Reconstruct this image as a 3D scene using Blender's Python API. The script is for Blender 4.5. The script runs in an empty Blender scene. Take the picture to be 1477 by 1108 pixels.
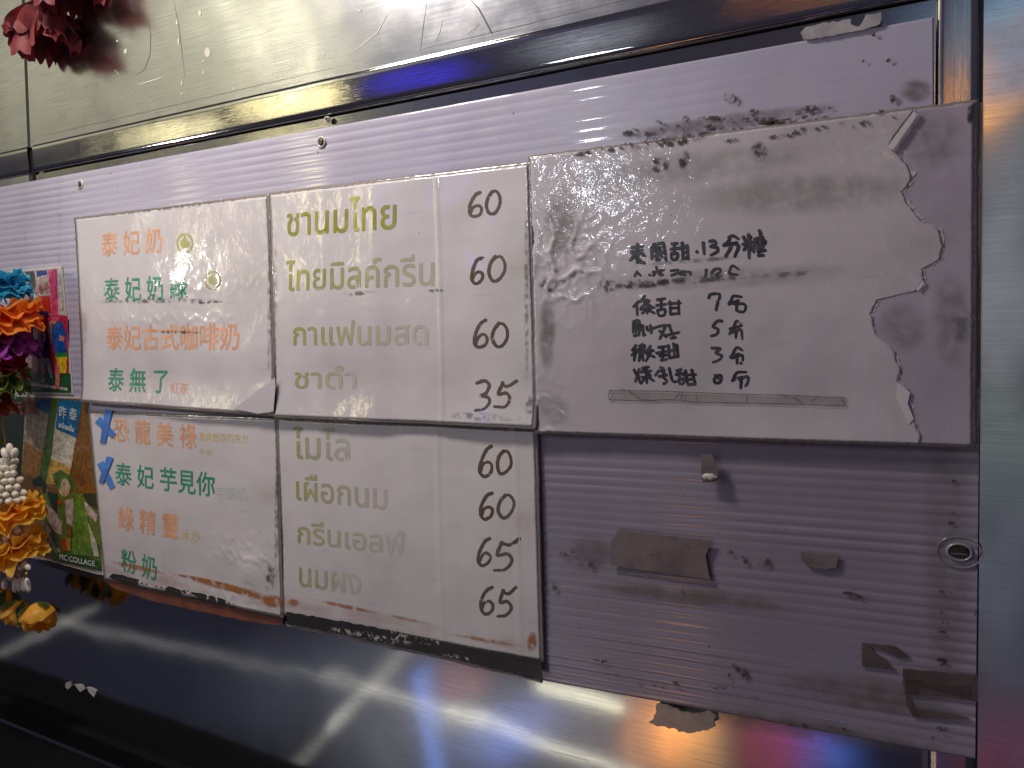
import bpy, bmesh, math, random
from mathutils import Vector, Matrix, noise
random.seed(7)
S = bpy.context.scene
COL = S.collection
R = math.radians
# ------------------------------------------------------------------ camera
RES = (1477.0, 1108.0); F = 1150.0; PP = (738.5, 554.0); D = 0.563
ROT = [[0.882514, 0.02594, 0.46957], [0.00973, 0.997257, -0.073376], [-0.470186, 0.069324, 0.879841]]
def wv(v): return Vector((v[0], v[2], -v[1]))
cx, cy, cz = wv(ROT[0]), wv(ROT[1]), wv(ROT[2])          # camera right / down / forward, world X right, Y into the wall, Z up
CAM = Vector((0, -D, 0))
cam = bpy.data.cameras.new('camera'); camo = bpy.data.objects.new('camera', cam); COL.objects.link(camo)
m = Matrix.Identity(4)
for i in range(3):
    m[i][0] = cx[i]; m[i][1] = -cy[i]; m[i][2] = -cz[i]
m.translation = CAM
camo.matrix_world = m
cam.sensor_width = 36; cam.lens = 36 * F / RES[0]; cam.clip_start = 0.01; cam.clip_end = 100
S.camera = camo
def P(px, py, lift=0.0):
    """where the line of sight of a photo pixel meets the upright plane `lift` metres in front of the steel"""
    d = cx * ((px - PP[0]) / F) + cy * ((py - PP[1]) / F) + cz
    return CAM + d * ((-lift + D) / d.y)
def refl(px, py):
    p = P(px, py) - CAM
    return Vector((p.x, -p.y, p.z)).normalized()
def mirror(px, py, dist):
    return P(px, py) + refl(px, py) * dist

# ------------------------------------------------------------------ exposure, surroundings, lamps
S.view_settings.view_transform = 'Standard'; S.view_settings.look = 'None'
S.view_settings.gamma = 1; S.view_settings.use_curve_mapping = False; S.view_settings.exposure = 0.26
def lin(c):
    return tuple(((x / 255) / 12.92 if x / 255 <= 0.04045 else ((x / 255 + 0.055) / 1.055) ** 2.4) for x in c)
W = bpy.data.worlds.new('World'); S.world = W; W.use_nodes = True
nt = W.node_tree; nt.nodes.clear()
wout = nt.nodes.new('ShaderNodeOutputWorld'); wbg = nt.nodes.new('ShaderNodeBackground')
nt.links.new(wbg.outputs[0], wout.inputs[0])
wtc = nt.nodes.new('ShaderNodeTexCoord')
acc = None
def world_add(col_socket_or_rgb):
    pass
base = nt.nodes.new('ShaderNodeRGB'); base.outputs[0].default_value = (0.050, 0.046, 0.072, 1)
_sx = nt.nodes.new('ShaderNodeSeparateXYZ'); nt.links.new(wtc.outputs['Generated'], _sx.inputs[0])
_mr = nt.nodes.new('ShaderNodeMapRange'); _mr.interpolation_type = 'SMOOTHSTEP'      # dark pavement below, stall roof and lights above
for _i, _v in enumerate((-.45, .15, .42, 1.0)): _mr.inputs[_i + 1].default_value = _v
nt.links.new(_sx.outputs['Z'], _mr.inputs[0])
_bs = nt.nodes.new('ShaderNodeVectorMath'); _bs.operation = 'SCALE'; nt.links.new(base.outputs[0], _bs.inputs[0]); nt.links.new(_mr.outputs[0], _bs.inputs['Scale'])
acc = _bs.outputs[0]
def blob(px, py, rx, rz, rgb, st, dz=0., soft=1.0):
    """one coloured glow of the night market seen mirrored in the steel at a photo pixel; rx, rz = angular half size"""
    global acc
    d = refl(px, py) + Vector((0, 0, dz))
    s = nt.nodes.new('ShaderNodeVectorMath'); s.operation = 'SUBTRACT'; s.inputs[1].default_value = d
    nt.links.new(wtc.outputs['Generated'], s.inputs[0])
    m_ = nt.nodes.new('ShaderNodeVectorMath'); m_.operation = 'MULTIPLY'; m_.inputs[1].default_value = (1 / rx, 1 / max(rx, rz), 1 / rz)
    nt.links.new(s.outputs[0], m_.inputs[0])
    l = nt.nodes.new('ShaderNodeVectorMath'); l.operation = 'LENGTH'; nt.links.new(m_.outputs[0], l.inputs[0])
    mr = nt.nodes.new('ShaderNodeMapRange'); mr.interpolation_type = 'SMOOTHSTEP'
    mr.inputs[1].default_value = 1.0 - soft; mr.inputs[2].default_value = 1.0; mr.inputs[3].default_value = st; mr.inputs[4].default_value = 0
    nt.links.new(l.outputs['Value'], mr.inputs[0])
    sc = nt.nodes.new('ShaderNodeVectorMath'); sc.operation = 'SCALE'; sc.inputs[0].default_value = lin(rgb)
    nt.links.new(mr.outputs[0], sc.inputs['Scale'])
    ad = nt.nodes.new('ShaderNodeVectorMath'); ad.operation = 'ADD'
    nt.links.new(acc, ad.inputs[0]); nt.links.new(sc.outputs[0], ad.inputs[1]); acc = ad.outputs[0]
for b in [
    (230, 20, .24, .20, (205, 203, 172), 1.25), (5, 120, .08, .20, (205, 200, 160), .9), (400, 10, .14, .22, (215, 210, 170), .9), (660, 10, .24, .16, (110, 115, 160), .65),
    (500, 60, .16, .14, (180, 184, 180), .42),
    (610, 110, .030, .07, (60, 50, 255), 9., -.14), (860, 65, .08, .06, (165, 170, 185), 4.5, -.14), (250, 190, .045, .07, (240, 230, 180), 2.5, -.17), (250, 190, .022, .09, (240, 230, 180), 9., -.11), (420, 140, .030, .07, (255, 240, 180), 11., -.17), (420, 140, .018, .09, (255, 240, 180), 22., -.11), (150, 200, .10, .05, (150, 150, 120), .5, -.17),
    (1140, 15, .03, .06, (255, 150, 60), 5.0, -.14), (1235, 0, .035, .06, (255, 170, 40), 5., -.17),
    (1380, 155, .035, .05, (255, 165, 10), 6.0), (1385, 60, .05, .10, (70, 130, 180), 1.6),
    (1450, 280, .12, .22, (150, 158, 164), .8), (1445, 470, .10, .20, (150, 146, 144), .75), (1448, 660, .09, .24, (120, 124, 128), .6), (1445, 620, .06, .10, (110, 140, 110), .6), (1455, 20, .05, .05, (150, 190, 210), 1.6),
    (1460, 880, .10, .20, (118, 118, 132), .7), (1450, 1095, .08, .05, (180, 70, 110), .7),
    (965, 1050, .055, .07, (255, 160, 60), 3.6), (1015, 1085, .04, .05, (225, 200, 140), .8), (1115, 1075, .07, .06, (205, 90, 98), .9),
    (1170, 1062, .055, .022, (90, 80, 210), 1.1), (1200, 1100, .04, .022, (90, 150, 255), 1.6),
    (660, 985, .05, .03, (220, 130, 110), .9), (720, 1075, .06, .03, (80, 130, 235), 1.5), (780, 1030, .07, .03, (120, 130, 200), .8),
    (560, 970, .25, .10, (104, 108, 114), .8), (850, 1050, .20, .12, (165, 160, 158), .75), (640, 1060, .18, .10, (120, 120, 122), 1.2), (300, 960, .25, .10, (52, 58, 74), .3)]:
    blob(*b)
nt.links.new(acc, wbg.inputs['Color']); wbg.inputs['Strength'].default_value = 1.0

def area(name, loc, target, sx, sy, power, rgb, align=None):
    l = bpy.data.lights.new(name, 'AREA'); l.shape = 'RECTANGLE'; l.size = sx; l.size_y = sy; l.energy = power; l.color = rgb
    o = bpy.data.objects.new(name, l); COL.objects.link(o)
    z = (Vector(loc) - Vector(target)).normalized()
    x = Vector(align) if align else Vector((1, 0, 0))
    x = (x - z * x.dot(z)).normalized(); y = z.cross(x)
    mm = Matrix.Identity(4)
    for i in range(3): mm[i][0] = x[i]; mm[i][1] = y[i]; mm[i][2] = z[i]
    mm.translation = Vector(loc); o.matrix_world = mm
    return o
KEY = area('stall_lamp', (-0.64, -0.33, 0.57), (-0.36, 0, 0.0), .16, .10, 3.8, (1.0, .92, .84))
FILL = area('cool_lamp', mirror(864, 278, .75), P(864, 278), .032, .022, .30, (.78, .88, 1.0))
WARM = area('spot_lamp', mirror(285, 388, .6), P(285, 388), .03, .026, .42, (1.0, .96, .90))
# thin lamps added and shaped so that bright streaks show mirrored in the steel
def add_streak(a, b, dist, w, rad, rgb):
    A, B = mirror(*a, dist), mirror(*b, dist); L = (B - A).length
    mid = (A + B) / 2; tgt = P((a[0] + b[0]) / 2, (a[1] + b[1]) / 2)
    area('added_streak_lamp', mid, tgt, L, w, math.pi * L * w * rad * 2.2, rgb, (B - A))
add_streak((775, 985), (900, 1024), .9, .010, 2.0, (1, .93, .62))
add_streak((470, 972), (560, 1003), .9, .012, .22, (1, .93, .72))
add_streak((540, 996), (700, 1049), .9, .010, .60, (1, .93, .70))
add_streak((640, 1029), (920, 1119), .9, .009, 1.25, (1, .93, .68))
add_streak((430, 1100), (500, 1027), .9, .020, .10, (1, .93, .72))
add_streak((480, 1048), (590, 935), .9, .022, .20, (1, .93, .72))
add_streak((604, 965), (632, 1120), .9, .014, .9, (.16, .36, 1.0))
add_streak((120, 905), (520, 992), .9, .018, .09, (1, .95, .8))
add_streak((-20, 955), (120, 885), .9, .018, .09, (1, .95, .75))
add_streak((418, -25), (430, 150), .9, .030, 2.0, (1, .92, .60))
add_streak((315, -10), (430, 120), .9, .040, .8, (1, .93, .66))

# ------------------------------------------------------------------ materials
def mat(name, rgb=(200, 200, 200), rough=.5, metal=0., coat=0., coat_r=.08, raw=None):
    mt = bpy.data.materials.new(name); mt.use_nodes = True
    b = mt.node_tree.nodes['Principled BSDF']
    b.inputs['Base Color'].default_value = (*(raw or lin(rgb)), 1)
    b.inputs['Roughness'].default_value = rough; b.inputs['Metallic'].default_value = metal
    b.inputs['Coat Weight'].default_value = coat; b.inputs['Coat Roughness'].default_value = coat_r
    return mt
class N:
    def __init__(s, mt): s.t = mt.node_tree; s.b = s.t.nodes['Principled BSDF']
    def n(s, typ, **k):
        x = s.t.nodes.new(typ)
        for a, v in k.items(): setattr(x, a, v)
        return x
    def l(s, a, b): s.t.links.new(a, b)
    def coord(s, kind='Object', scale=(1, 1, 1)):
        tc = s.n('ShaderNodeTexCoord'); mp = s.n('ShaderNodeMapping'); mp.inputs['Scale'].default_value = scale
        s.l(tc.outputs[kind], mp.inputs['Vector']); return mp.outputs[0]
    def noise(s, co, sc, det=4, rough=.55, dist=0):
        x = s.n('ShaderNodeTexNoise'); x.inputs['Scale'].default_value = sc; x.inputs['Detail'].default_value = det
        x.inputs['Roughness'].default_value = rough; x.inputs['Distortion'].default_value = dist
        s.l(co, x.inputs['Vector']); return x.outputs['Fac']
    def ramp(s, fac, a, b, va=0., vb=1.):
        x = s.n('ShaderNodeMapRange'); x.interpolation_type = 'SMOOTHSTEP'
        for i, v in enumerate((a, b, va, vb)): x.inputs[i + 1].default_value = v
        s.l(fac, x.inputs[0]); return x.outputs[0]
    def math(s, op, a, b):
        x = s.n('ShaderNodeMath', operation=op)
        for i, v in enumerate((a, b)):
            if isinstance(v, (int, float)): x.inputs[i].default_value = v
            else: s.l(v, x.inputs[i])
        return x.outputs[0]
    def mix(s, fac, a, b):
        x = s.n('ShaderNodeMix', data_type='RGBA')
        if isinstance(fac, (int, float)): x.inputs[0].default_value = fac
        else: s.l(fac, x.inputs[0])
        for i, v in ((6, a), (7, b)):
            if isinstance(v, tuple): x.inputs[i].default_value = (*lin(v), 1)
            else: s.l(v, x.inputs[i])
        return x.outputs[2]
    def bump(s, h, st, dist=.001, prev=None):
        x = s.n('ShaderNodeBump'); x.inputs['Strength'].default_value = st; x.inputs['Distance'].default_value = dist
        s.l(h, x.inputs['Height'])
        if prev: s.l(prev, x.inputs['Normal'])
        return x.outputs[0]
def specks(k, co, sc=90, th=.06, col=(70, 60, 55), base=None):
    v = k.n('ShaderNodeTexVoronoi'); v.inputs['Scale'].default_value = sc; k.l(co, v.inputs['Vector'])
    f = k.ramp(v.outputs['Distance'], th * .6, th, 1, 0)
    gate = k.ramp(k.noise(co, 23, 2), .55, .62)
    return k.mix(k.math('MULTIPLY', f, gate), base, col)

def steel(name, rgb=(196, 196, 198), rough=.20, wave=.25, wave_scale=9, scratch=.35, dirt=.3, brush=(3, 1, 260), haze=.12):
    mt = mat(name, rgb, rough, 1.0); k = N(mt); co = k.coord('Object')
    br = k.noise(k.coord('Object', brush), 6, 5, .7)
    big = k.noise(co, wave_scale, 2, .5)
    col = k.mix(k.ramp(br, .2, .8), rgb, tuple(int(c * .86) for c in rgb))
    gr = k.ramp(k.noise(co, 16, 8, .7), .52, .78, 0, dirt)
    col = k.mix(gr, col, (96, 88, 78))
    col = specks(k, co, 60, .05, (40, 36, 34), col)
    k.l(col, k.b.inputs['Base Color'])
    r = k.math('ADD', k.ramp(br, .2, .8, rough * .75, rough * 1.3), k.ramp(k.noise(co, 5, 6, .65), .4, .75, 0, haze))
    k.l(r, k.b.inputs['Roughness'])
    n1 = k.bump(big, wave, .02)
    n2 = k.bump(br, scratch * .12, .0006, n1)
    k.l(n2, k.b.inputs['Normal'])
    return mt
M = {}
M['steel'] = steel('brushed_steel', rough=.19, wave=.08, scratch=.10)
M['steel_low'] = steel('hazy_steel', (178, 180, 186), .075, .055, 6, .12, .14, haze=.05)
M['steel_bar'] = steel('brushed_bar_steel', (186, 184, 180), .075, .05, 6, .4, .5, (2, 1, 420), haze=.04)
M['steel_post'] = steel('post_steel', (190, 188, 184), .14, .05, 6, .5, .3, (300, 1, 3), haze=.06)
M['steel_right'] = steel('dull_steel', (186, 190, 192), .12, .30, 5, .05, .4, (3, 1, 900), haze=.08)
M['black'] = mat('black_counter', (13, 14, 16), .8); M['black'].node_tree.nodes['Principled BSDF'].inputs['Specular IOR Level'].default_value = .15
M['seam'] = mat('dark_seam', (44, 42, 40), .5)
M['dark_metal'] = mat('screw_metal', (96, 84, 74), .4, 1)

def board_mat(nm, A, B):
    mt = mat(nm, A, .32, 0, .8, .07); k = N(mt); co = k.coord('Object')
    c = k.mix(k.ramp(k.noise(co, 4, 5), .35, .7), A, B)
    c = k.mix(k.ramp(k.noise(k.coord('Object', (1, 1, 5)), 14, 8, .7), .55, .85, 0, .55), c, (140, 126, 128))
    c = specks(k, co, 48, .06, (66, 50, 50), c)
    k.l(c, k.b.inputs['Base Color'])
    k.l(k.ramp(k.noise(co, 30, 5), .3, .7, .26, .42), k.b.inputs['Roughness'])
    k.l(k.bump(k.noise(co, 160, 3), .08, .0006), k.b.inputs['Normal'])
    k.b.inputs['Subsurface Weight'].default_value = 0
    return mt
M['board'] = board_mat('lavender_corrugated_plastic', (184, 179, 198), (170, 164, 184))
M['board_low'] = board_mat('dusky_corrugated_plastic', (148, 139, 155), (132, 123, 138))
def paper_mat(name, a, b, crinkle=.25, csc=70, rust=0., yel=(186, 176, 150), coat=1.0, coat_r=.07, vein=0.):
    mt = mat(name, a, .55, 0, coat, coat_r); k = N(mt); co = k.coord('Object')
    c = k.mix(k.ramp(k.noise(co, 7, 5), .35, .7), a, b)
    c = k.mix(k.ramp(k.noise(co, 13, 8, .68), .56, .82, 0, .55), c, yel)
    st = k.noise(k.coord('Object', (6, 1, 40)), 3, 6, .6)
    c = k.mix(k.ramp(st, .58, .8, 0, .35), c, (150, 142, 138))
    if rust:
        uv = k.n('ShaderNodeTexCoord'); sp = k.n('ShaderNodeSeparateXYZ'); k.l(uv.outputs['UV'], sp.inputs[0])
        wob = k.noise(k.coord('Object', (1, 1, 6)), 26, 6, .7)
        h = k.math('ADD', sp.outputs['Y'], k.math('MULTIPLY', k.math('SUBTRACT', wob, .5), .10))
        band = k.math('MULTIPLY', k.ramp(h, .012, .045), k.ramp(h, .055, .10, 1, 0))
        gate = k.ramp(k.noise(co, 17, 4), .36, .58)
        c = k.mix(k.math('MULTIPLY', k.math('MULTIPLY', band, gate), rust), c, (150, 92, 38))
    c = specks(k, co, 70, .05, (80, 70, 62), c)
    k.l(c, k.b.inputs['Base Color'])
    n0 = k.bump(k.noise(co, 9, 3), .4, .006)
    cr = k.noise(co, csc, 3, .6, .6)
    n1 = k.bump(cr, crinkle, .0016, n0)
    if vein:
        v = k.n('ShaderNodeTexVoronoi', feature='DISTANCE_TO_EDGE'); v.inputs['Scale'].default_value = 34
        wn = k.n('ShaderNodeTexNoise'); wn.inputs['Scale'].default_value = 20; k.l(co, wn.inputs['Vector'])
        va = k.n('ShaderNodeVectorMath', operation='SCALE'); va.inputs['Scale'].default_value = .06; k.l(wn.outputs['Color'], va.inputs[0])
        vb = k.n('ShaderNodeVectorMath', operation='ADD'); k.l(co, vb.inputs[0]); k.l(va.outputs[0], vb.inputs[1])
        k.l(vb.outputs[0], v.inputs['Vector'])
        n1 = k.bump(k.ramp(v.outputs['Distance'], 0, .12), vein, .0012, n1)
    k.l(n1, k.b.inputs['Coat Normal']); k.l(n0, k.b.inputs['Normal'])
    return mt
M['paper'] = paper_mat('laminated_paper', (216, 209, 210), (200, 192, 195), .16, 90)
M['paper_rust'] = paper_mat('rust_stained_laminated_paper', (216, 210, 209), (202, 195, 197), .12, 80, rust=.30)
M['paper_sugar'] = paper_mat('crinkled_film_over_paper', (194, 185, 191), (174, 165, 172), .30, 130, yel=(165, 156, 140), coat_r=.10, vein=.10)
M['sleeve'] = paper_mat('cloudy_plastic_sleeve', (176, 164, 180), (156, 144, 160), .35, 220, yel=(126, 116, 112), coat_r=.16)
M['film'] = mat('dirty_film_edge', (138, 128, 120), .28, 0, 1, .1)
M['paper_back'] = mat('paper_underside', (206, 198, 202), .5, 0, .5, .2)
M['photo_edge'] = mat('photo_border', (214, 208, 196), .35, 0, 1, .12)
def fade_ink(name, rgb, speck=.0, rough=.5, paper=(204, 197, 199)):
    """printed or written ink; point colour 'fade' 0..1 says how much dye is left"""
    mt = mat(name, rgb, rough, 0, .6, .1); k = N(mt); co = k.coord('Object')
    c = k.mix(k.ramp(k.noise(co, 55, 4), .35, .7), rgb, tuple(min(255, int(x * 1.12 + 6)) for x in rgb))
    at = k.n('ShaderNodeAttribute', attribute_name='fade')
    wear = k.ramp(k.noise(co, 120, 4, .6), .3, .6, .82 if not speck else 1.0, 1.0)
    c = k.mix(k.math('MULTIPLY', at.outputs['Fac'], wear), paper, c); k.l(c, k.b.inputs['Base Color'])
    if speck:
        k.l(k.ramp(k.noise(co, 260, 4, .6), .22 + speck * .2, .32 + speck * .2), k.b.inputs['Alpha'])
    return mt
M['ink_orange'] = fade_ink('orange_print', (214, 150, 108))
M['ink_teal'] = fade_ink('teal_print', (22, 134, 104))
M['ink_yellow'] = fade_ink('yellow_print', (206, 178, 74))
M['ink_lime'] = fade_ink('lime_print', (138, 136, 22))
M['ink_grey'] = fade_ink('faded_print', (176, 190, 188))
M['ink_brown'] = fade_ink('brown_marker', (74, 52, 28), .4)
M['ink_black'] = fade_ink('black_marker', (10, 12, 24), .3, .3)
M['ink_white'] = fade_ink('white_print', (225, 228, 220))
M['ink_red'] = fade_ink('red_print', (150, 62, 36))
def smudge_mat(name, rgb, lo=.35, hi=.6, sc=150):
    mt = mat(name, rgb, .7); k = N(mt); co = k.coord('Object')
    uv = k.n('ShaderNodeTexCoord'); d = k.n('ShaderNodeVectorMath', operation='DISTANCE'); d.inputs[1].default_value = (.5, .5, 0); k.l(uv.outputs['UV'], d.inputs[0])
    fall = k.ramp(d.outputs['Value'], .2, .5, 1, 0)
    f = k.math('MULTIPLY', fall, k.ramp(k.noise(co, sc, 6, .65), lo, hi))
    at = k.n('ShaderNodeAttribute', attribute_name='fade')
    k.l(k.math('MULTIPLY', f, at.outputs['Fac']), k.b.inputs['Alpha'])
    return mt
M['grime'] = smudge_mat('black_grime', (38, 34, 32), .40, .62, 170)
M['grime_soft'] = smudge_mat('grey_grime', (110, 102, 92), .2, .7, 90)
M['residue'] = smudge_mat('brown_glue_residue', (74, 60, 58), .47, .57, 260)
M['rust'] = smudge_mat('rust_stain', (172, 104, 40), .30, .58, 110)
def tape_mat(name, rgb, alpha=1., rough=.3):
    mt = mat(name, rgb, rough, 0, .5, .15); k = N(mt); co = k.coord('Object')
    c = k.mix(k.ramp(k.noise(co, 40, 6, .65), .35, .7), rgb, tuple(int(x * .78) for x in rgb))
    c = specks(k, co, 150, .12, (46, 40, 36), c); k.l(c, k.b.inputs['Base Color'])
    k.l(k.bump(k.noise(co, 120, 4), .3, .0006), k.b.inputs['Normal'])
    k.b.inputs['Alpha'].default_value = alpha
    return mt
M['tape_brown'] = tape_mat('dusty_brown_tape', (122, 108, 108))
M['tape_dark'] = tape_mat('dark_glue_patch', (92, 80, 78), .92, .6)
M['tape_clear'] = tape_mat('yellowed_clear_tape', (170, 160, 152), .35)
M['tape_torn'] = tape_mat('torn_grey_tape', (150, 140, 138))
M['tape_white'] = tape_mat('torn_white_tape', (196, 188, 190), .9)
M['tape_blue'] = tape_mat('blue_masking_tape', (84, 146, 236), 1, .5)
M['border_black'] = tape_mat('black_patterned_border', (32, 30, 32), 1, .6)
M['border_brown'] = tape_mat('brown_edge_strip', (132, 74, 52), 1, .6)
M['border_light'] = mat('border_zigzag', (74, 66, 60), .6)
M['white_chip'] = tape_mat('white_paint_chip', (215, 212, 205), 1, .6)

# ------------------------------------------------------------------ mesh helpers
def link(name, me, parent=None, mats=()):
    o = bpy.data.objects.new(name, me); COL.objects.link(o)
    for x in mats: me.materials.append(x)
    if parent is not None: o.parent = parent; o.matrix_parent_inverse = parent.matrix_world.inverted() if False else Matrix.Identity(4)
    return o
def meshobj(name, vs, fs, mt, parent=None, smooth=False, fmat=None):
    me = bpy.data.meshes.new(name)
    if parent is not None:
        off = world_loc(parent); vs = [Vector(v) - off for v in vs]
    me.from_pydata([tuple(v) for v in vs], [], fs); me.update()
    mts = mt if isinstance(mt, (list, tuple)) else [mt]
    o = link(name, me, parent, mts)
    if fmat: me.polygons.foreach_set('material_index', fmat)
    if smooth: me.polygons.foreach_set('use_smooth', [True] * len(me.polygons))
    return o
def world_loc(o):
    v = Vector((0, 0, 0))
    while o is not None: v += o.location; o = o.parent
    return v
def tag(o, label, cat, group=None, kind=None):
    o['label'] = label; o['category'] = cat
    if group: o['group'] = group
    if kind: o['kind'] = kind
    return o
def empty(name, loc, label, cat, group=None):
    o = bpy.data.objects.new(name, None); COL.objects.link(o); o.location = loc; o.empty_display_size = .01
    return tag(o, label, cat, group)
def dens(pts, step, jit, seed=0, closed=True):
    """ragged outline: subdivide and jitter (pixels)"""
    rnd = random.Random(seed); out = []
    n = len(pts)
    for i in range(n if closed else n - 1):
        a, b = pts[i], pts[(i + 1) % n]
        k = max(1, int(math.hypot(b[0] - a[0], b[1] - a[1]) / step))
        for j in range(k):
            t = j / k
            out.append((a[0] + (b[0] - a[0]) * t + rnd.uniform(-jit, jit), a[1] + (b[1] - a[1]) * t + rnd.uniform(-jit, jit)))
    return out
def prism_data(pts, lift, thick):
    f = [P(x, y, lift) for x, y in pts]
    n = len(f); b = [v + Vector((0, thick, 0)) for v in f]
    ar = sum(f[i].x * f[(i + 1) % n].z - f[(i + 1) % n].x * f[i].z for i in range(n))
    fs = [list(range(n)) if ar > 0 else list(range(n))[::-1]]
    for i in range(n):
        j = (i + 1) % n
        fs.append([i, n + i, n + j, j] if ar > 0 else [j, n + j, n + i, i])
    return f + b, fs
def prism(name, pts, lift, thick, mt, parent=None):
    vs, fs = prism_data(pts, lift, thick)
    return meshobj(name, vs, fs, mt, parent)
def multi(name, polys, thick, parent=None):
    """several flat pieces of one printed picture in one mesh: (pixels, lift, material)"""
    V, Fc, mi, ms = [], [], [], []
    for pts, lift, mt in polys:
        vs, fs = prism_data(pts, lift, thick); o = len(V)
        V += vs; Fc += [[i + o for i in f] for f in fs]
        if mt not in ms: ms.append(mt)
        mi += [ms.index(mt)] * len(fs)
    return meshobj(name, V, Fc, ms, parent, fmat=mi)
def px_box(name, px_quad, lift, thick, mt, parent=None): return prism(name, px_quad, lift, thick, mt, parent)
def set_fade(me, vals):
    at = me.color_attributes.new('fade', 'FLOAT_COLOR', 'POINT')
    at.data.foreach_set('color', [x for v in vals for x in (v, v, v, 1)])

# ------------------------------------------------------------------ steel wall
def panel(name, quad, lift, mt, label, thick=.002, nx=2, bev=0):
    o = prism(name, quad, lift, thick, mt)
    return tag(o, label, 'wall')
panel('steel_wall', [(30, -160), (1500, -330), (1500, -95), (960, 6), (480, 116), (44, 214)][::1], 0.0006, M['steel'],
      'large scratched stainless steel panel above the horizontal steel bar')
panel('steel_wall', [(-120, -160), (24, -180), (42, 262), (-120, 300)], 0.0006, M['steel'],
      'narrow stainless steel panel left of the vertical seam in the top left corner')
prism_seam = prism('seam_strip', [(24, -180), (31, -180), (47, 262), (41, 262)], 0.0002, .002, M['seam'])
tag(prism_seam, 'thin dark vertical seam between the two upper steel panels', 'seam')
# ledge between bar and board, and the whole lower sheet
panel('steel_wall', [(42, 205), (480, 100), (1060, -26), (1420, -110), (1420, 10), (1330, 200), (42, 300)], -0.002, M['steel_bar'],
      'flat grey steel ledge showing between the steel bar and the top of the plastic board')
panel('steel_wall', [(-150, 700), (1330, 700), (1330, 1300), (-150, 1300)], 0.0, M['steel_low'],
      'dark reflective lower stainless steel panel under the menu sheets with coloured reflections')
panel('steel_wall', [(1421, -200), (1640, -260), (1640, 1300), (1408, 1300)], 0.0012, M['steel_right'],
      'dull steel panel along the right edge of the picture')
def bar(name, a0, a1, b0, b1, lift, mt, label, steps=10, depth=.004, crown=.00025, tilt=.0):
    """raised bar of folded sheet: slightly crowned face between two edges given by pixels"""
    A0, A1, B0, B1 = P(*a0, lift), P(*a1, lift), P(*b0, lift), P(*b1, lift)
    prof = [(0, depth)] + [(t, None) for t in [.0, .03, .08, .2, .35, .5, .65, .8, .92, .97, 1.]] + [(1, depth)]
    vs, fs = [], []
    for (t, d) in prof:
        off = d if d is not None else tilt * t + crown * (2 * t - 1) ** 2 + .0018 * max(0, abs(2 * t - 1) - .9) * 10
        for A, B in ((A0, B0), (A1, B1)):
            v = A.lerp(B, t); vs.append(v + Vector((0, off, 0)))
    for i in range(len(prof) - 1): fs.append([2 * i, 2 * i + 2, 2 * i + 3, 2 * i + 1])
    o = meshobj(name, vs, fs, mt, smooth=True)
    return tag(o, label, 'trim')
bar('steel_bar', (46, 209), (1450, -112), (46, 248), (1450, -30), .006, M['steel_bar'], 'brushed steel bar running along the wall above the plastic board', tilt=.0025, depth=.0055)
bar('steel_bar', (-120, 247), (38, 211), (-120, 280), (40, 250), .006, M['steel_bar'], 'short end of the brushed steel bar left of the vertical seam', tilt=.0025, depth=.0055)
bar('steel_post', (1352, -140), (1336, 1300), (1413, -140), (1403, 1300), .003, M['steel_post'], 'upright brushed steel strip behind the right side of the plastic board')
prism_gap = prism('seam_strip', [(1413.5, -150), (1420, -150), (1408.5, 1300), (1403.5, 1300)], 0.001, .002, M['seam'])
tag(prism_gap, 'dark upright gap between steel strip and right hand steel panel', 'seam')
# dark counter at the lower left
ct = empty('counter', P(60, 1080, .03), 'black counter ledge at the bottom left below the steel panel', 'counter')
pA, pB = P(-150, 955, .0), P(420, 1178, .0)
cv = []
for y0 in (-.0, -.22):
    pass
A = P(-200, 934, .012); B = P(500, 1208, .012)
up = Vector((0, 0, .0)); dn = Vector((0, 0, -.25))
lipv = [A, B, B + Vector((0, 0, -.022)), A + Vector((0, 0, -.022)), A + Vector((0, .012, 0)), B + Vector((0, .012, 0))]
meshobj('lip', lipv, [[3, 2, 1, 0], [0, 1, 5, 4]], M['black'], ct)
A2, B2 = A + Vector((0, -.004, -.0225)), B + Vector((0, -.004, -.0225))
meshobj('worktop', [A2, B2, B2 + Vector((0, -.10, -.02)), A2 + Vector((0, -.10, -.02))], [[0, 3, 2, 1]], M['black'], ct)

# ------------------------------------------------------------------ corrugated plastic boards
BL_ = .0055
def make_board(quad, pitch, mt, label, smax, seed, lift=BL_, flat_x=None):
    tl, tr, br_, bl = [P(x, y, lift) for x, y in quad]
    H = ((tl - bl).length + (tr - br_).length) / 2
    rows = int(H / pitch) * 6; SS = [0, .0012] + [k / 44 for k in range(1, 44)] + [.9988, 1]; NX = len(SS) - 1; vs, fs = [], []
    for i in range(rows + 1):
        t = i / rows; ph = (i % 6) / 6.0
        off = -.00055 * math.sin(math.pi * ph) ** .6 if (i % 6) else 0.0
        sm = smax(t) if smax else 1.0
        for j in range(NX + 1):
            s = sm * SS[j]
            p = tl.lerp(tr, s).lerp(bl.lerp(br_, s), t)
            nz = noise.noise(Vector((p.x * 5, seed, p.z * 7))) * .0006 + noise.noise(Vector((p.x * 14, 3 + seed, p.z * 30))) * .00025
            wear = .6 + .8 * noise.noise(Vector((p.x * 6, 9 + seed, i // 6 * .37)))
            k_ = max(.15, wear)
            if flat_x is not None: k_ *= 1 - .8 * min(1, max(0, (p.x - flat_x) / .05))
            vs.append(p + Vector((0, off * k_ + nz, 0)))
    for i in range(rows):
        for j in range(NX):
            a = i * (NX + 1) + j; fs.append([a, a + NX + 1, a + NX + 2, a + 1])
    o = meshobj('plastic_board', vs, fs, mt, smooth=True)
    so = o.modifiers.new('thickness', 'SOLIDIFY'); so.thickness = .0035; so.offset = -1
    return tag(o, label, 'board')
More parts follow.
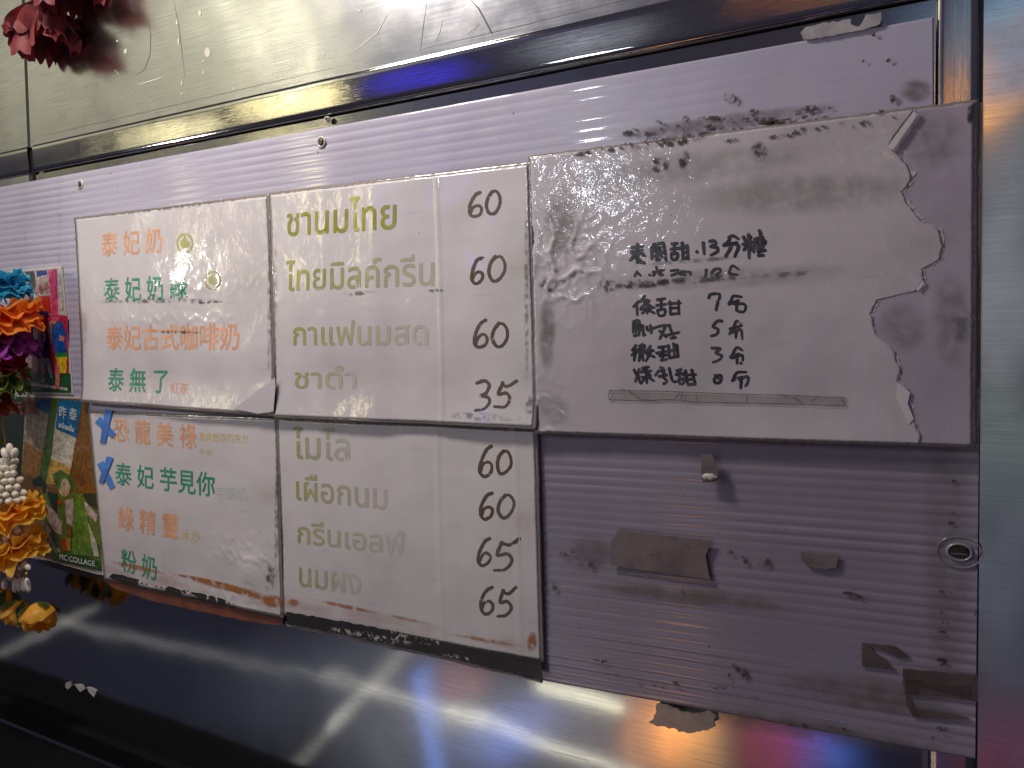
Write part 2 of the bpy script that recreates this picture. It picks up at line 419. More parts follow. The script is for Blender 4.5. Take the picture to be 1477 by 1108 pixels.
board = make_board([(-70, 282.5), (1347, 24.8), (1352, 1095), (-70, 780)], .0073, M['board'],
                   'pale lavender corrugated plastic board across the top, behind the menu sheets',
                   lambda t: 1.0 if t < .52 else .535, 0, flat_x=P(935, 170).x)
board2 = make_board([(772, 560), (1413.5, 560), (1407, 1095), (780, 981)], .0066, M['board_low'],
                    'bare dusky purple corrugated board below the sugar sheet, with tape scraps and dirt', None, 4, .0050)

# screws with cup washers
def screw_at(px, py, label, r=.0055, lift=.0068):
    c = P(px, py, lift)
    root = empty('screw', c, label, 'screw', 'screws holding the plastic board')
    def disc(name, r0, prof, mt, n=20):
        vs, fs = [], []
        for (rr, dy) in prof:
            for k in range(n):
                a = 2 * math.pi * k / n; vs.append(c + Vector((rr * math.cos(a), dy, rr * math.sin(a))))
        for i in range(len(prof) - 1):
            for k in range(n):
                fs.append([i * n + k, i * n + (k + 1) % n, (i + 1) * n + (k + 1) % n, (i + 1) * n + k])
        fs.append([(len(prof) - 1) * n + k for k in range(n)])
        return meshobj(name, vs, fs, mt, root, smooth=True)
    disc('washer', r, [(r, .002), (r * .9, -.0004), (r * .72, -.0006), (r * .6, .0006)], M['white_chip'])
    disc('screw_head', r, [(r * .56, .0012), (r * .52, -.0005), (r * .3, -.0012), (r * .12, -.0006)], M['dark_metal'])
    return root
screw_at(115, 266, 'small screw near the left end of the board top edge')
screw_at(463, 205, 'screw in a dented hole above the middle of the menu')
screw_at(471, 172, 'tiny screw in the steel ledge just under the steel bar', .0028, .0035)

# grommet hole at the right
gc = P(1384, 797, .0063)
gr = empty('grommet', gc, 'worn oval mounting hole with a raised rim near the right edge of the board', 'hole')
def ring(name, cx_, prof, mt, parent, sx=1, sz=1, n=36, cap=False):
    vs, fs = [], []
    for (rr, dy) in prof:
        for k in range(n):
            a = 2 * math.pi * k / n; vs.append(cx_ + Vector((rr * sx * math.cos(a), dy, rr * sz * math.sin(a))))
    for i in range(len(prof) - 1):
        for k in range(n): fs.append([i * n + k, i * n + (k + 1) % n, (i + 1) * n + (k + 1) % n, (i + 1) * n + k])
    if cap: fs.append([(len(prof) - 1) * n + k for k in range(n)])
    return meshobj(name, vs, fs, mt, parent, smooth=True)
ring('rim', gc, [(.0080, .0008), (.0073, -.0003), (.0066, -.0006), (.0060, -.0004), (.0053, .003)], M['board_low'], gr, 1.0, .78)
ring('worn_ring', gc, [(.0126, .0008), (.0123, .0001), (.0119, .0008)], M['board_low'], gr, 1.0, .80)
ring('dark_opening', gc + Vector((0, .0003, .0006)), [(.0060, 0), (.005, .0006)], M['black'], gr, 1.05, .72, cap=True)

# ------------------------------------------------------------------ laminated sheets
class Sheet:
    def __init__(s, quad, lift, curl=None, amp=.0012, seed=0, ridge=(), bulge=(), crease=()):
        s.crease = crease
        s.q = [P(x, y, lift) for x, y in quad]; s.lift = lift; s.curl = curl; s.amp = amp; s.seed = seed; s.ridge = ridge; s.bulge = bulge
    def pt(s, u, v): return s.q[0].lerp(s.q[1], u).lerp(s.q[3].lerp(s.q[2], u), v)      # v down
    def uv(s, p):
        u, v = .5, .5
        for _ in range(12):
            e = s.pt(u, v) - p
            du = (s.pt(u + 1e-3, v) - s.pt(u, v)) / 1e-3; dv = (s.pt(u, v + 1e-3) - s.pt(u, v)) / 1e-3
            det = du.x * dv.z - du.z * dv.x
            u -= (e.x * dv.z - e.z * dv.x) / det; v -= (du.x * e.z - du.z * e.x) / det
        return u, v
    def off(s, u, v, p):
        n = noise.noise(Vector((p.x * 9 + s.seed * 3.1, s.seed, p.z * 9))) + .4 * noise.noise(Vector((p.x * 26, s.seed + 5, p.z * 26)))
        o = -s.amp * (.6 + n)
        if s.curl: o -= s.curl(u, v)
        for (u0, w, h) in s.ridge: o -= h * math.exp(-((u - u0) / w) ** 2)
        if s.crease:
            for (bu, bv, wu, wv_, h) in s.crease:
                g_ = math.exp(-((u - bu) / wu) ** 2 - ((v - bv) / wv_) ** 2)
                if g_ > .02:
                    q = Vector((p.x * 62, 7, p.z * 50)); rg = 1 - min(1, abs(noise.noise(q)) * 3.2)
                    rg2 = 1 - min(1, abs(noise.noise(q * 2.1 + Vector((3, 1, 8)))) * 3)
                    o -= h * g_ * (rg ** 4 + .5 * rg2 ** 4)
        for (bu, bv, w, h) in s.bulge: o -= h * math.exp(-((u - bu) / w) ** 2 - ((v - bv) / (w * 1.3)) ** 2)
        return o
    def build(s, name, mt, parent, nx=130, ny=96, left=None, right=None, top=None, bottom=None, extra=0., jit=.0004, m=0.0, thick=.0004):
        vs, fs, uvs = [], [], []
        rnd = random.Random(s.seed)
        for j in range(ny + 1):
            v = -m + (1 + 2 * m) * j / ny
            for i in range(nx + 1):
                u0 = left(v) if left else -m
                u1 = right(v) if right else 1 + m
                u = u0 + (u1 - u0) * i / nx
                vv = v
                if top: vv = max(v, top(u)) if v < .5 else v
                p = s.pt(u, vv)
                if i in (0, nx) or j in (0, ny):
                    p = p + Vector((rnd.uniform(-jit, jit), 0, rnd.uniform(-jit, jit)))
                vs.append(p + Vector((0, s.off(u, vv, p) - extra, 0))); uvs.append((u, 1 - vv))
        for j in range(ny):
            for i in range(nx):
                a = j * (nx + 1) + i; fs.append([a, a + nx + 1, a + nx + 2, a + 1])
        o = meshobj(name, vs, fs, mt, parent, smooth=True)
        ul = o.data.uv_layers.new(name='UVMap')
        for lp in o.data.loops: ul.data[lp.index].uv = uvs[lp.vertex_index]
        so = o.modifiers.new('thickness', 'SOLIDIFY'); so.thickness = thick; so.offset = -1
        return o
    def lay(s, p, extra):
        """carry a point in the sheet's plane onto its wavy surface"""
        u, v = s.uv(p); return Vector((p.x, p.y + s.off(u, v, p) - extra, p.z))

def sheet_thing(name, s, label, mt, film_m=.012, **kw):
    root = empty(name, s.pt(.5, .5), label, 'menu sheet')
    s.root = root
    s.build('film_border', M['film'], root, m=film_m, extra=-.0003, thick=.0003)
    s.build('paper', mt, root, extra=.0001, **kw)
    return root

def wavy(h, start=.86, k=9, sd=0):
    def f(u, v):
        t = max(0, (v - start) / (1 - start)); return h * t * t * (.75 + .5 * noise.noise(Vector((u * k * .5, sd, .3))))
    return f
LOW = .0078; UP = .0108
s4 = Sheet([(131, 596), (397, 606), (407, 888), (153, 834)], LOW, amp=.0012, seed=4, bulge=[(.86, .80, .06, .0022)], crease=[(.85, .72, .16, .12, .0010), (.75, .95, .2, .06, .0008)], curl=lambda u, v: .0012 * max(0, v - .6))
sheet_thing('menu_sheet', s4, 'lower left laminated menu sheet with two blue tape crosses and rust stains', M['paper_rust'])
s5 = Sheet([(403, 606), (771, 622), (780, 952), (412, 884)], LOW, amp=.0012, seed=5, ridge=[(.66, .006, .0005), (.935, .004, .0006)])
sheet_thing('menu_sheet', s5, 'lower middle laminated menu sheet with faded Thai lines and prices 60 to 65', M['paper_rust'])
s1 = Sheet([(111, 317), (385, 284), (396, 597), (123, 577)], UP, amp=.0012, seed=1, curl=wavy(.0035, .82, 7, 1), bulge=[(.97, .93, .05, .0015)], crease=[(.35, .40, .5, .035, .0007), (.5, .55, .4, .03, .0006)])
sheet_thing('menu_sheet', s1, 'upper left laminated menu sheet with orange and green Chinese drink names and a shiny glare', M['paper'])
s2 = Sheet([(392, 282), (762, 238), (772, 614), (402, 599)], UP, amp=.0013, seed=2, curl=wavy(.0042, .80, 9, 2), ridge=[(.685, .005, .0007), (.22, .05, .0006), (.44, .05, .0008)])
sheet_thing('menu_sheet', s2, 'upper middle laminated menu sheet with olive Thai lines and prices 60 and 35', M['paper'])
# sugar chart in a plastic sleeve, its paper torn along the right
tear = [(1319, 158), (1281, 211), (1288, 217), (1310, 238), (1315, 260), (1302, 275), (1307, 290), (1321, 309), (1330, 321), (1353, 330), (1361, 355), (1357, 375),
        (1333, 386), (1332, 404), (1321, 420), (1268, 431), (1256, 452), (1264, 484), (1286, 500), (1300, 533), (1295, 551), (1313, 565), (1310, 578), (1318, 603), (1332, 642)]
s3 = Sheet([(766, 228), (1405, 148), (1402, 642), (776, 622)], .0108, amp=.0008, seed=3, curl=lambda u, v: .0016 * max(0, (v - .85) / .15) ** 2,
           crease=[(.09, .38, .10, .16, .0022), (.03, .95, .06, .12, .0012), (.9, .12, .08, .10, .0006)])
sug = sheet_thing('sugar_sheet', s3, 'sugar level sheet in crinkled plastic sleeve, handwritten in black marker, torn at right', M['sleeve'], film_m=.008, nx=160, ny=130)
s3_pts = []
for a, b in zip(tear, tear[1:]):
    for k in range(6):
        t = k / 6; s3_pts.append((a[0] + (b[0] - a[0]) * t + random.gauss(0, 1.1), a[1] + (b[1] - a[1]) * t))
tuv = sorted([(s3.uv(P(x, y, .0108))[::-1]) for x, y in s3_pts])
def tear_u(v):
    if v <= tuv[0][0]: return tuv[0][1]
    for (a, ua), (b, ub) in zip(tuv, tuv[1:]):
        if a <= v <= b: return ua + (ub - ua) * ((v - a) / max(1e-6, b - a))
    return tuv[-1][1]
s3.build('torn_paper', M['paper_sugar'], sug, nx=170, ny=140, right=tear_u, extra=.0005, thick=.0003)
_rt = random.Random(31); V, Fc = [], []
for i, (x, y) in enumerate(s3_pts):
    w_ = max(.4, _rt.gauss(2.2, 1.6)) * (1.6 if 20 < i < 60 else 1)
    for dx in (-.8, w_): V.append(s3.lay(P(x + dx, y + (dx > 0) * _rt.uniform(-.8, .8), s3.lift), .00035))
for i in range(len(s3_pts) - 1): Fc.append([2 * i, 2 * i + 2, 2 * i + 3, 2 * i + 1])
meshobj('torn_fibres', V, Fc, mat('torn_paper_core', (184, 174, 180), .8), sug)
fold = prism('paper_fold', [(1318, 160), (1323, 166), (1288, 216), (1279, 213)], .0138, .0004, M['paper_back'], sug)
prism('paper_fold', [(1295, 552), (1313, 566), (1309, 582), (1318, 604), (1311, 612), (1300, 590), (1292, 572)], .0128, .0003, M['paper_back'], sug)
prism('paper_fold', [(1331, 404), (1333, 409), (1324, 420), (1321, 417)], .0128, .0003, M['paper_back'], sug)
# right hand edge of the sleeve
tube_strip = prism('sleeve_edge', [(1406, 150), (1420, 147), (1416, 641), (1402, 643)], .0104, .002, M['tape_clear'], sug)
# turned up corner of the upper left sheet
prism('turned_corner', dens([(337, 590), (396, 545), (397, 558), (394, 594), (372, 597)], 12, .5, 3), .0160, .0004, M['paper_back'], s1.root)

# ------------------------------------------------------------------ printed words
_font_cache = {}
def glyph_mesh(body, bold, spacing):
    cu = bpy.data.curves.new('tmp', 'FONT'); cu.body = body; cu.size = 1; cu.space_character = spacing; cu.offset = 0
    cu.resolution_u = 4; cu.fill_mode = 'FRONT' if hasattr(cu, 'fill_mode') else 'BOTH'
    o = bpy.data.objects.new('tmp', cu); COL.objects.link(o)
    dg = bpy.context.evaluated_depsgraph_get(); dg.update()
    me = bpy.data.meshes.new_from_object(o.evaluated_get(dg), depsgraph=dg)
    vs = [v.co.copy() for v in me.vertices]; fs = [list(p.vertices) for p in me.polygons]
    bpy.data.objects.remove(o); bpy.data.curves.remove(cu); bpy.data.meshes.remove(me)
    return vs, fs
def words(sh, body, bl_, br2, tl_, ink, bold=.016, spacing=1.0, f0=1., f1=1., name='printed_line', extra=.00023, parent=None, lift=None):
    vs, fs = glyph_mesh(body, bold, spacing)
    if not vs: print('NO GLYPHS', body); return
    x0 = min(v.x for v in vs); x1 = max(v.x for v in vs); y0 = min(v.y for v in vs); y1 = max(v.y for v in vs)
    lf = sh.lift if sh else lift
    o, ax, ay = P(*bl_, lf), P(*br2, lf), P(*tl_, lf)
    ax = ax - o; ay = ay - o
    out, fade = [], []
    n0 = len(vs); f0_ = fs; fs = []; base_vs = vs; vs = []
    shifts = [(0, 0)] if bold <= 0 else [(bold, 0), (-bold, 0), (0, bold), (0, -bold)]
    for q, (sx, sy) in enumerate(shifts):
        vs += [Vector((v.x + sx, v.y + sy, q * .000004)) for v in base_vs]; fs += [[i + q * n0 for i in f] for f in f0_]
    for v in vs:
        u = (v.x - x0) / (x1 - x0); w = (v.y - y0) / (y1 - y0)
        p = o + ax * u + ay * w
        out.append(sh.lay(p, extra + v.z) if sh else p - Vector((0, v.z, 0))); fade.append(f0 + (f1 - f0) * u)
    ob = meshobj(name, out, fs, ink, sh.root if sh else parent)
    set_fade(ob.data, fade)
    return ob
O, T, Y, L_, G = M['ink_orange'], M['ink_teal'], M['ink_yellow'], M['ink_lime'], M['ink_grey']
words(s1, '泰 妃 奶', (147.6, 370.5), (234.5, 364.5), (147.6, 336), O)
words(s1, '泰 妃 奶 綠', (151, 435.5), (272.7, 431), (150, 402), T)
words(s1, '泰妃古式咖啡奶', (155, 505), (346, 504.5), (154.5, 470), O)
words(s1, '泰 無 了', (158.4, 564), (243, 567), (158, 531), T)
words(s1, '紅茶', (247.5, 567), (274.4, 568.5), (247.4, 551), O, bold=0)
words(s4, '恐 龍 美 祿', (165, 636), (285, 648), (164.5, 603), O)
words(s4, '馬來西亞巧克力', (288.6, 635.5), (358, 639.5), (288.4, 623.5), Y, bold=0)
words(s4, '牛奶', (288.6, 657), (308.5, 658.5), (288.4, 647), Y, bold=0, f0=.8, f1=.8)
words(s4, '泰 妃 芋見你', (168, 699), (310.5, 717), (167.5, 667), T)
words(s4, '芋頭奶', (312, 719), (357, 722.5), (311.8, 701), G, bold=0, f0=.8, f1=.6)
words(s4, '綠 精 靈', (172.6, 763), (258, 778), (172, 729), O)
words(s4, '冰沙', (262, 779), (289, 783), (261.5, 762), Y, bold=0)
words(s4, '粉 奶', (176.5, 823), (228, 837.5), (176, 790), T)
words(s4, '冰沙', (231, 838), (257, 843), (230.5, 821), M['ink_orange'], bold=0, f0=.7, f1=.5)
TB = .014
words(s2, 'ชานมไทย', (415, 341), (572, 330), (415, 294), L_, TB)
words(s2, 'ไทยมิลค์กรีน', (414, 420), (626, 411.5), (414, 377), L_, TB, f0=1, f1=.42)
words(s2, 'กาแฟนมสด', (425, 498), (618, 497.5), (424.5, 464), L_, TB, f0=.9, f1=.25)
words(s2, 'ชาดำ', (427, 560), (514, 561), (427, 528), L_, TB, f0=.8, f1=.3)
words(s5, 'ไมโล', (424, 661), (505, 665), (423.5, 616), L_, TB, f0=.75, f1=.3)
words(s5, 'เผือกนม', (428, 721), (559, 735), (427.5, 683), L_, TB, f0=.8, f1=.25)
words(s5, 'กรีนเอลฟ์', (430, 783), (585, 801), (429.5, 750), L_, TB, f0=.75, f1=.15)
words(s5, 'นมผง', (433, 845), (521, 858), (432.5, 818), L_, TB, f0=.8, f1=.25)

# handwriting: brush strokes given as pixel paths
def strokes(name, sh, paths, w, ink, extra=.00018, taper=.75, jitter=.25, seed=1):
    rnd = random.Random(seed); V, Fc, fade = [], [], []
    for pth in paths:
        # Catmull-Rom
        pts = [Vector((x, y)) for x, y in pth]
        if len(pts) == 1: pts = [pts[0], pts[0] + Vector((.6, .6))]
        ext = [pts[0] * 2 - pts[1]] + pts + [pts[-1] * 2 - pts[-2]]
        cur = []
        for i in range(1, len(ext) - 2):
            a, b, c, d = ext[i - 1:i + 3]; n = max(2, int((c - b).length / 1.6))
            for k in range(n):
                t = k / n
                cur.append(.5 * ((2 * b) + (c - a) * t + (2 * a - 5 * b + 4 * c - d) * t * t + (3 * b - a - 3 * c + d) * t ** 3))
        cur.append(pts[-1]); n = len(cur); o = len(V)
        f = rnd.uniform(.93, 1)
        # rounded ends
        d0 = (cur[1] - cur[0]).normalized(); d1 = (cur[-1] - cur[-2]).normalized()
        cur = [cur[0] - d0 * w * .42, cur[0] - d0 * w * .25] + cur + [cur[-1] + d1 * w * .25, cur[-1] + d1 * w * .42]
        n = len(cur)
        for i, p in enumerate(cur):
            d_ = (cur[min(n - 1, i + 1)] - cur[max(0, i - 1)]).normalized(); nn = Vector((-d_.y, d_.x))
            hw = w * .5 * (1 - jitter * .5 + jitter * rnd.random()) * (1 - (1 - taper) * (i / n))
            if i in (0, n - 1): hw *= .35
            elif i in (1, n - 2): hw *= .8
            for sg in (1, 0, -1):
                q = p + nn * hw * sg
                V.append(sh.lay(P(q.x, q.y, sh.lift), extra)); fade.append(f if sg else f * .94)
        for i in range(n - 1):
            a = o + 3 * i
            Fc.append([a, a + 1, a + 4, a + 3]); Fc.append([a + 1, a + 2, a + 5, a + 4])
        extra += .000003
    ob = meshobj(name, V, Fc, ink, sh.root); set_fade(ob.data, fade)
    return ob
DIG = {'6': [[(.78, .04), (.45, .16), (.14, .5), (.08, .82), (.35, .98), (.72, .88), (.82, .66), (.6, .54), (.3, .62), (.14, .84)]],
       '0': [[(.45, .05), (.16, .3), (.08, .65), (.28, .95), (.62, .92), (.9, .62), (.92, .28), (.7, .05), (.42, .06)]],
       '3': [[(.1, .1), (.55, .02), (.85, .16), (.62, .42), (.3, .52), (.78, .58), (.9, .76), (.6, .94), (.04, 1.0)]],
       '5': [[(.98, .05), (.62, .22), (.34, .16)], [(.36, .12), (.2, .5), (.55, .48), (.72, .7), (.5, .94), (.06, .96)]]}
def price(sh, items, seed):
    rnd = random.Random(seed); paths = []
    for ch, x0, x1, y0, y1 in items:
        for st in DIG[ch]:
            paths.append([(x0 + (x1 - x0) * (x + rnd.uniform(-.03, .03)), y0 + (y1 - y0) * (y + rnd.uniform(-.02, .02))) for x, y in st])
    strokes('handwritten_price', sh, paths, 5.4, M['ink_brown'], seed=seed)
price(s2, [('6', 676, 699, 276, 314), ('0', 701, 724, 275, 310)], 1)
price(s2, [('6', 679, 701, 370, 410), ('0', 704, 731, 369, 407)], 2)
price(s2, [('6', 684, 707, 460, 502), ('0', 709, 734, 465, 501)], 3)
price(s2, [('3', 687, 711, 549, 591), ('5', 714, 746, 548, 588)], 4)
price(s5, [('6', 691, 714, 641, 688), ('0', 716, 739, 649, 684)], 5)
price(s5, [('6', 693, 715, 709, 749), ('0', 718, 743, 712, 748)], 6)
price(s5, [('6', 690, 713, 775, 816), ('5', 712, 750, 775, 824)], 7)
price(s5, [('6', 693, 717, 844, 886), ('5', 717, 746, 845, 890)], 8)
def tr(paths, ox, oy, sc): return [[(ox + x / sc, oy + y / sc) for x, y in p] for p in paths]
RA = [[(85, 252), (185, 240)], [(78, 295), (180, 275)], [(135, 218), (135, 300)], [(65, 370), (105, 335), (135, 295)], [(135, 295), (205, 330)], [(140, 310), (135, 395)],
      [(95, 345), (165, 375)], [(160, 390), (205, 400)], [(95, 318), (190, 308)],
      [(272, 245), (275, 360)], [(290, 222), (380, 206)], [(385, 206), (400, 280), (412, 370)], [(300, 255), (355, 250)], [(300, 285), (362, 280)], [(330, 250), (325, 365)],
      [(305, 335), (375, 300)], [(318, 370), (350, 366)], [(340, 300), (372, 340)],
      [(470, 215), (520, 210)], [(460, 268), (535, 256)], [(495, 215), (490, 300)], [(465, 312), (520, 306), (515, 358), (472, 365), (462, 325)],
      [(570, 207), (576, 350)], [(540, 258), (618, 242)], [(615, 230), (626, 355)], [(575, 300), (620, 296)], [(575, 355), (625, 350)],
      [(772, 205), (780, 310)], [(835, 190), (880, 186), (893, 212), (842, 240)], [(850, 240), (905, 252), (908, 288), (850, 322)],
      [(970, 230), (1015, 190), (1030, 158)], [(1020, 152), (1060, 137), (1108, 165)], [(990, 226), (1095, 202)], [(1050, 222), (1025, 275), (990, 330)], [(1085, 215), (1112, 245), (1075, 335)],
      [(1162, 150), (1178, 185)], [(1228, 145), (1216, 180)], [(1155, 220), (1245, 196)], [(1210, 125), (1215, 350)], [(1208, 222), (1165, 272)], [(1220, 212), (1250, 282)],
      [(1315, 88), (1322, 100)], [(1326, 115), (1320, 150)], [(1268, 172), (1345, 150)], [(1275, 170), (1258, 290)], [(1290, 202), (1362, 182), (1362, 215), (1285, 232)],
      [(1320, 150), (1326, 280)], [(1290, 252), (1350, 246)], [(1300, 290), (1370, 276)], [(1305, 325), (1350, 325)], [(710, 291), (713, 295)],
      [(130, 485), (108, 525)], [(132, 490), (165, 520)], [(250, 513), (262, 518)], [(318, 440), (325, 462)], [(285, 490), (390, 466)], [(305, 498), (290, 522)], [(320, 480), (360, 522)],
      [(350, 490), (382, 515)], [(460, 476), (530, 466)], [(465, 520), (540, 490)], [(540, 505), (600, 515)], [(560, 482), (648, 490), (645, 512)],
      [(800, 465), (795, 522)], [(850, 500), (880, 462), (935, 457), (930, 490), (890, 512)], [(1022, 500), (1036, 445), (1060, 426), (1112, 460)], [(1030, 505), (1100, 512)]]
strokes('marker_line', s3, tr(RA[:51], 900, 320, 6.714), 5.4, M['ink_black'], extra=.00062, seed=11)
strokes('marker_line', s3, tr(RA[51:], 900, 320, 6.714), 4.4, M['ink_black'], extra=.00062, seed=12)
RB7 = [[(120, 195), (80, 235)], [(105, 215), (110, 300)], [(168, 150), (135, 195)], [(150, 180), (205, 190), (140, 240)], [(165, 200), (235, 242)], [(135, 256), (245, 242)], [(190, 215), (190, 288)],
       [(180, 262), (150, 288)], [(200, 262), (245, 286)], [(270, 180), (330, 170)], [(265, 225), (335, 216)], [(300, 180), (300, 250)], [(275, 262), (330, 256), (325, 300), (285, 306), (270, 268)],
       [(360, 212), (455, 206)], [(370, 195), (376, 296)], [(440, 190), (440, 292)], [(375, 246), (440, 244)], [(375, 294), (445, 290)],
       [(680, 165), (695, 136), (765, 136), (760, 180)], [(752, 195), (738, 262)], [(840, 215), (860, 180), (878, 150), (940, 157)], [(845, 212), (915, 184)], [(870, 208), (965, 216), (970, 262), (950, 278)], [(905, 216), (900, 265)], [(915, 272), (940, 276)]]
RB5 = [[(80, 360), (76, 440)], [(80, 356), (125, 350), (125, 460)], [(90, 386), (120, 385)], [(85, 412), (125, 406)], [(100, 360), (100, 440)], [(85, 466), (125, 460)], [(152, 385), (160, 465)], [(130, 400), (172, 458)],
       [(185, 396), (190, 420)], [(215, 385), (222, 445)], [(200, 426), (228, 420)], [(240, 406), (310, 386), (370, 382)], [(330, 400), (310, 450), (290, 490)], [(290, 430), (340, 476)], [(365, 386), (392, 460)],
       [(335, 466), (442, 440)], [(380, 486), (415, 480)], [(785, 350), (750, 350), (712, 393), (755, 415), (742, 455), (700, 468)], [(848, 452), (878, 400), (902, 350), (945, 375)], [(850, 412), (940, 386)],
       [(865, 440), (935, 420), (945, 490)], [(900, 440), (895, 480)]]
RB3 = [[(100, 545), (70, 582)], [(110, 575), (66, 622)], [(95, 600), (85, 662)], [(130, 545), (135, 600)], [(150, 535), (155, 590)], [(168, 545), (165, 600)], [(120, 602), (182, 595)], [(132, 620), (124, 666)],
       [(150, 615), (156, 662)], [(215, 550), (185, 592)], [(185, 592), (240, 586)], [(226, 580), (180, 666)], [(185, 610), (246, 636)], [(280, 560), (350, 550)], [(265, 606), (350, 590)], [(315, 560), (312, 662)],
       [(290, 628), (345, 620)], [(300, 662), (345, 655)], [(360, 545), (366, 642)], [(350, 592), (430, 576)], [(400, 530), (406, 620)], [(425, 540), (436, 632)], [(366, 642), (436, 633)],
       [(705, 565), (770, 570), (735, 604), (785, 626), (760, 660), (715, 678)], [(855, 642), (893, 572), (912, 560), (945, 582)], [(852, 636), (920, 610)], [(870, 642), (945, 622), (950, 662)], [(905, 645), (905, 686)], [(935, 684), (938, 688)]]
RB0 = [[(85, 740), (110, 792)], [(125, 735), (95, 832)], [(110, 760), (132, 842)], [(150, 726), (200, 716)], [(140, 757), (220, 746)], [(160, 735), (215, 790), (145, 797)], [(180, 716), (186, 842)], [(180, 790), (140, 846)],
       [(186, 790), (240, 826)], [(300, 720), (255, 782)], [(290, 740), (345, 782)], [(315, 726), (326, 746)], [(285, 792), (330, 782)], [(310, 790), (346, 830), (320, 850)], [(365, 726), (390, 825), (420, 832)],
       [(425, 746), (460, 736)], [(420, 776), (480, 766)], [(445, 740), (446, 790)], [(440, 816), (480, 810), (475, 846), (450, 850), (441, 822)], [(495, 746), (511, 852)], [(480, 782), (575, 776)], [(545, 740), (572, 852)],
       [(511, 816), (560, 812)], [(515, 856), (570, 853)], [(728, 785), (726, 838), (770, 836), (780, 786), (735, 784)], [(750, 782), (755, 808)], [(870, 826), (905, 762), (975, 756)], [(885, 812), (950, 795)],
       [(915, 816), (990, 792), (990, 840), (975, 865)], [(940, 816), (935, 882)]]
for k, rb in enumerate((RB7, RB5, RB3, RB0)):
    strokes('marker_line', s3, tr(rb, 900, 400, 5.54), 4.7, M['ink_black'], extra=.00062, seed=20 + k)

# wreath with a raised thumb, printed twice
def emblem(ox, oy, sc, f):
    V, Fc, fade = [], [], []
    def add(poly):
        o = len(V); pts = [(ox + x * sc, oy + y * sc) for x, y in poly]
        for x, y in pts: V.append(s1.lay(P(x, y, s1.lift), .00024)); fade.append(f)
        Fc.append(list(range(o, o + len(pts))))
    for sg in (-1, 1):
        for k in range(11):
            a = math.radians(-90 + 18 + k * 14.4)            # from beside the top to the bottom
            cxp, cyp = sg * .82 * math.cos(a), 1.0 * math.sin(a)
            t = (-sg * math.sin(a), math.cos(a)); nn = (-t[1], t[0]); l, w = .24, .13
            add([(cxp + t[0] * l, cyp + t[1] * l), (cxp + nn[0] * w, cyp + nn[1] * w), (cxp - t[0] * l, cyp - t[1] * l), (cxp - nn[0] * w, cyp - nn[1] * w)])
    add([(-.14, -1.0), (.02, -1.0), (.10, -.62), (.30, -.28), (.38, -.1), (.34, .35), (.2, .48), (-.3, .5), (-.5, .2), (-.48, -.2), (-.2, -.45), (-.1, -.7)])
    add([(.44, -.12), (.6, -.14), (.54, .45), (.38, .42)])
    ob = meshobj('thumb_emblem', V, Fc, M['ink_lime'], s1.root); set_fade(ob.data, fade)
emblem(268, 351, 13.2, 1.0); emblem(308, 404.5, 12.8, .85)

# ------------------------------------------------------------------ grime and residue
def smudges(name, parent, items, mt, lift=None, sh=None, extra=.0005):
    V, Fc, UV, fade = [], [], [], []
    for k, (px, py, w, h, ang, f) in enumerate(items):
        c, s_ = math.cos(R(ang)), math.sin(R(ang)); o = len(V)
        nx, ny = max(1, int(w / 25)), max(1, int(h / 25))
        for j in range(ny + 1):
            for i in range(nx + 1):
                u, v = i / nx, j / ny; x, y = (u - .5) * w, (v - .5) * h
                q = (px + x * c - y * s_, py + x * s_ + y * c)
                p = P(*q, sh.lift if sh else lift)
                p = sh.lay(p, extra + k * .00001) if sh else p + Vector((0, -k * .00001, 0))
                V.append(p); UV.append((u, v)); fade.append(f)
        for j in range(ny):
            for i in range(nx):
                a = o + j * (nx + 1) + i; Fc.append([a, a + nx + 1, a + nx + 2, a + 1])
    ob = meshobj(name, V, Fc, mt, parent, smooth=True); set_fade(ob.data, fade)
    ul = ob.data.uv_layers.new(name='UVMap')
    for lp in ob.data.loops: ul.data[lp.index].uv = UV[lp.vertex_index]
    ob['kind'] = 'stuff'
    return ob
smudges('grime', sug, [(952, 238, 34, 30, 0, 1), (987, 231, 20, 34, 10, .9), (1095, 219, 30, 34, 0, .8), (793, 411, 34, 26, 0, 1.1), (877, 413, 34, 24, 0, 1.1), (930, 409, 120, 16, -4, 1.0), (1020, 402, 170, 14, -4, .7),
                       (1130, 396, 120, 10, -4, .4), (1400, 165, 14, 50, 4, .9), (1000, 376, 180, 8, -5, .5), (1385, 470, 40, 60, 0, .35)], M['grime'], sh=s3, extra=.0009)
smudges('grime', sug, [(790, 480, 30, 130, 0, .6), (1010, 240, 420, 60, -7, .22), (1150, 280, 420, 70, -3, .30), (1060, 400, 460, 40, -3, .22), (1340, 200, 130, 110, 0, .25), (1300, 470, 90, 90, 0, .35), (1370, 460, 70, 160, 0, .4),
                       (800, 590, 70, 50, 30, .25), (810, 320, 60, 120, 0, .5)], M['grime_soft'], sh=s3, extra=.0010)
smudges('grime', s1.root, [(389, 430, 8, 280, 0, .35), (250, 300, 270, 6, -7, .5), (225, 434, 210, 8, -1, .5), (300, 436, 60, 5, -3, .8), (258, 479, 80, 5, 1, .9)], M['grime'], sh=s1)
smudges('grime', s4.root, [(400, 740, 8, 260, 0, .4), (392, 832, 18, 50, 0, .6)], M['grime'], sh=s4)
smudges('rust_stain', s4.root, [(200, 818, 90, 9, 12, .7), (330, 846, 150, 13, 13, .9), (396, 866, 40, 22, 8, .9), (290, 835, 90, 6, 12, .9), (365, 857, 70, 9, 12, .9)], M['rust'], sh=s4)
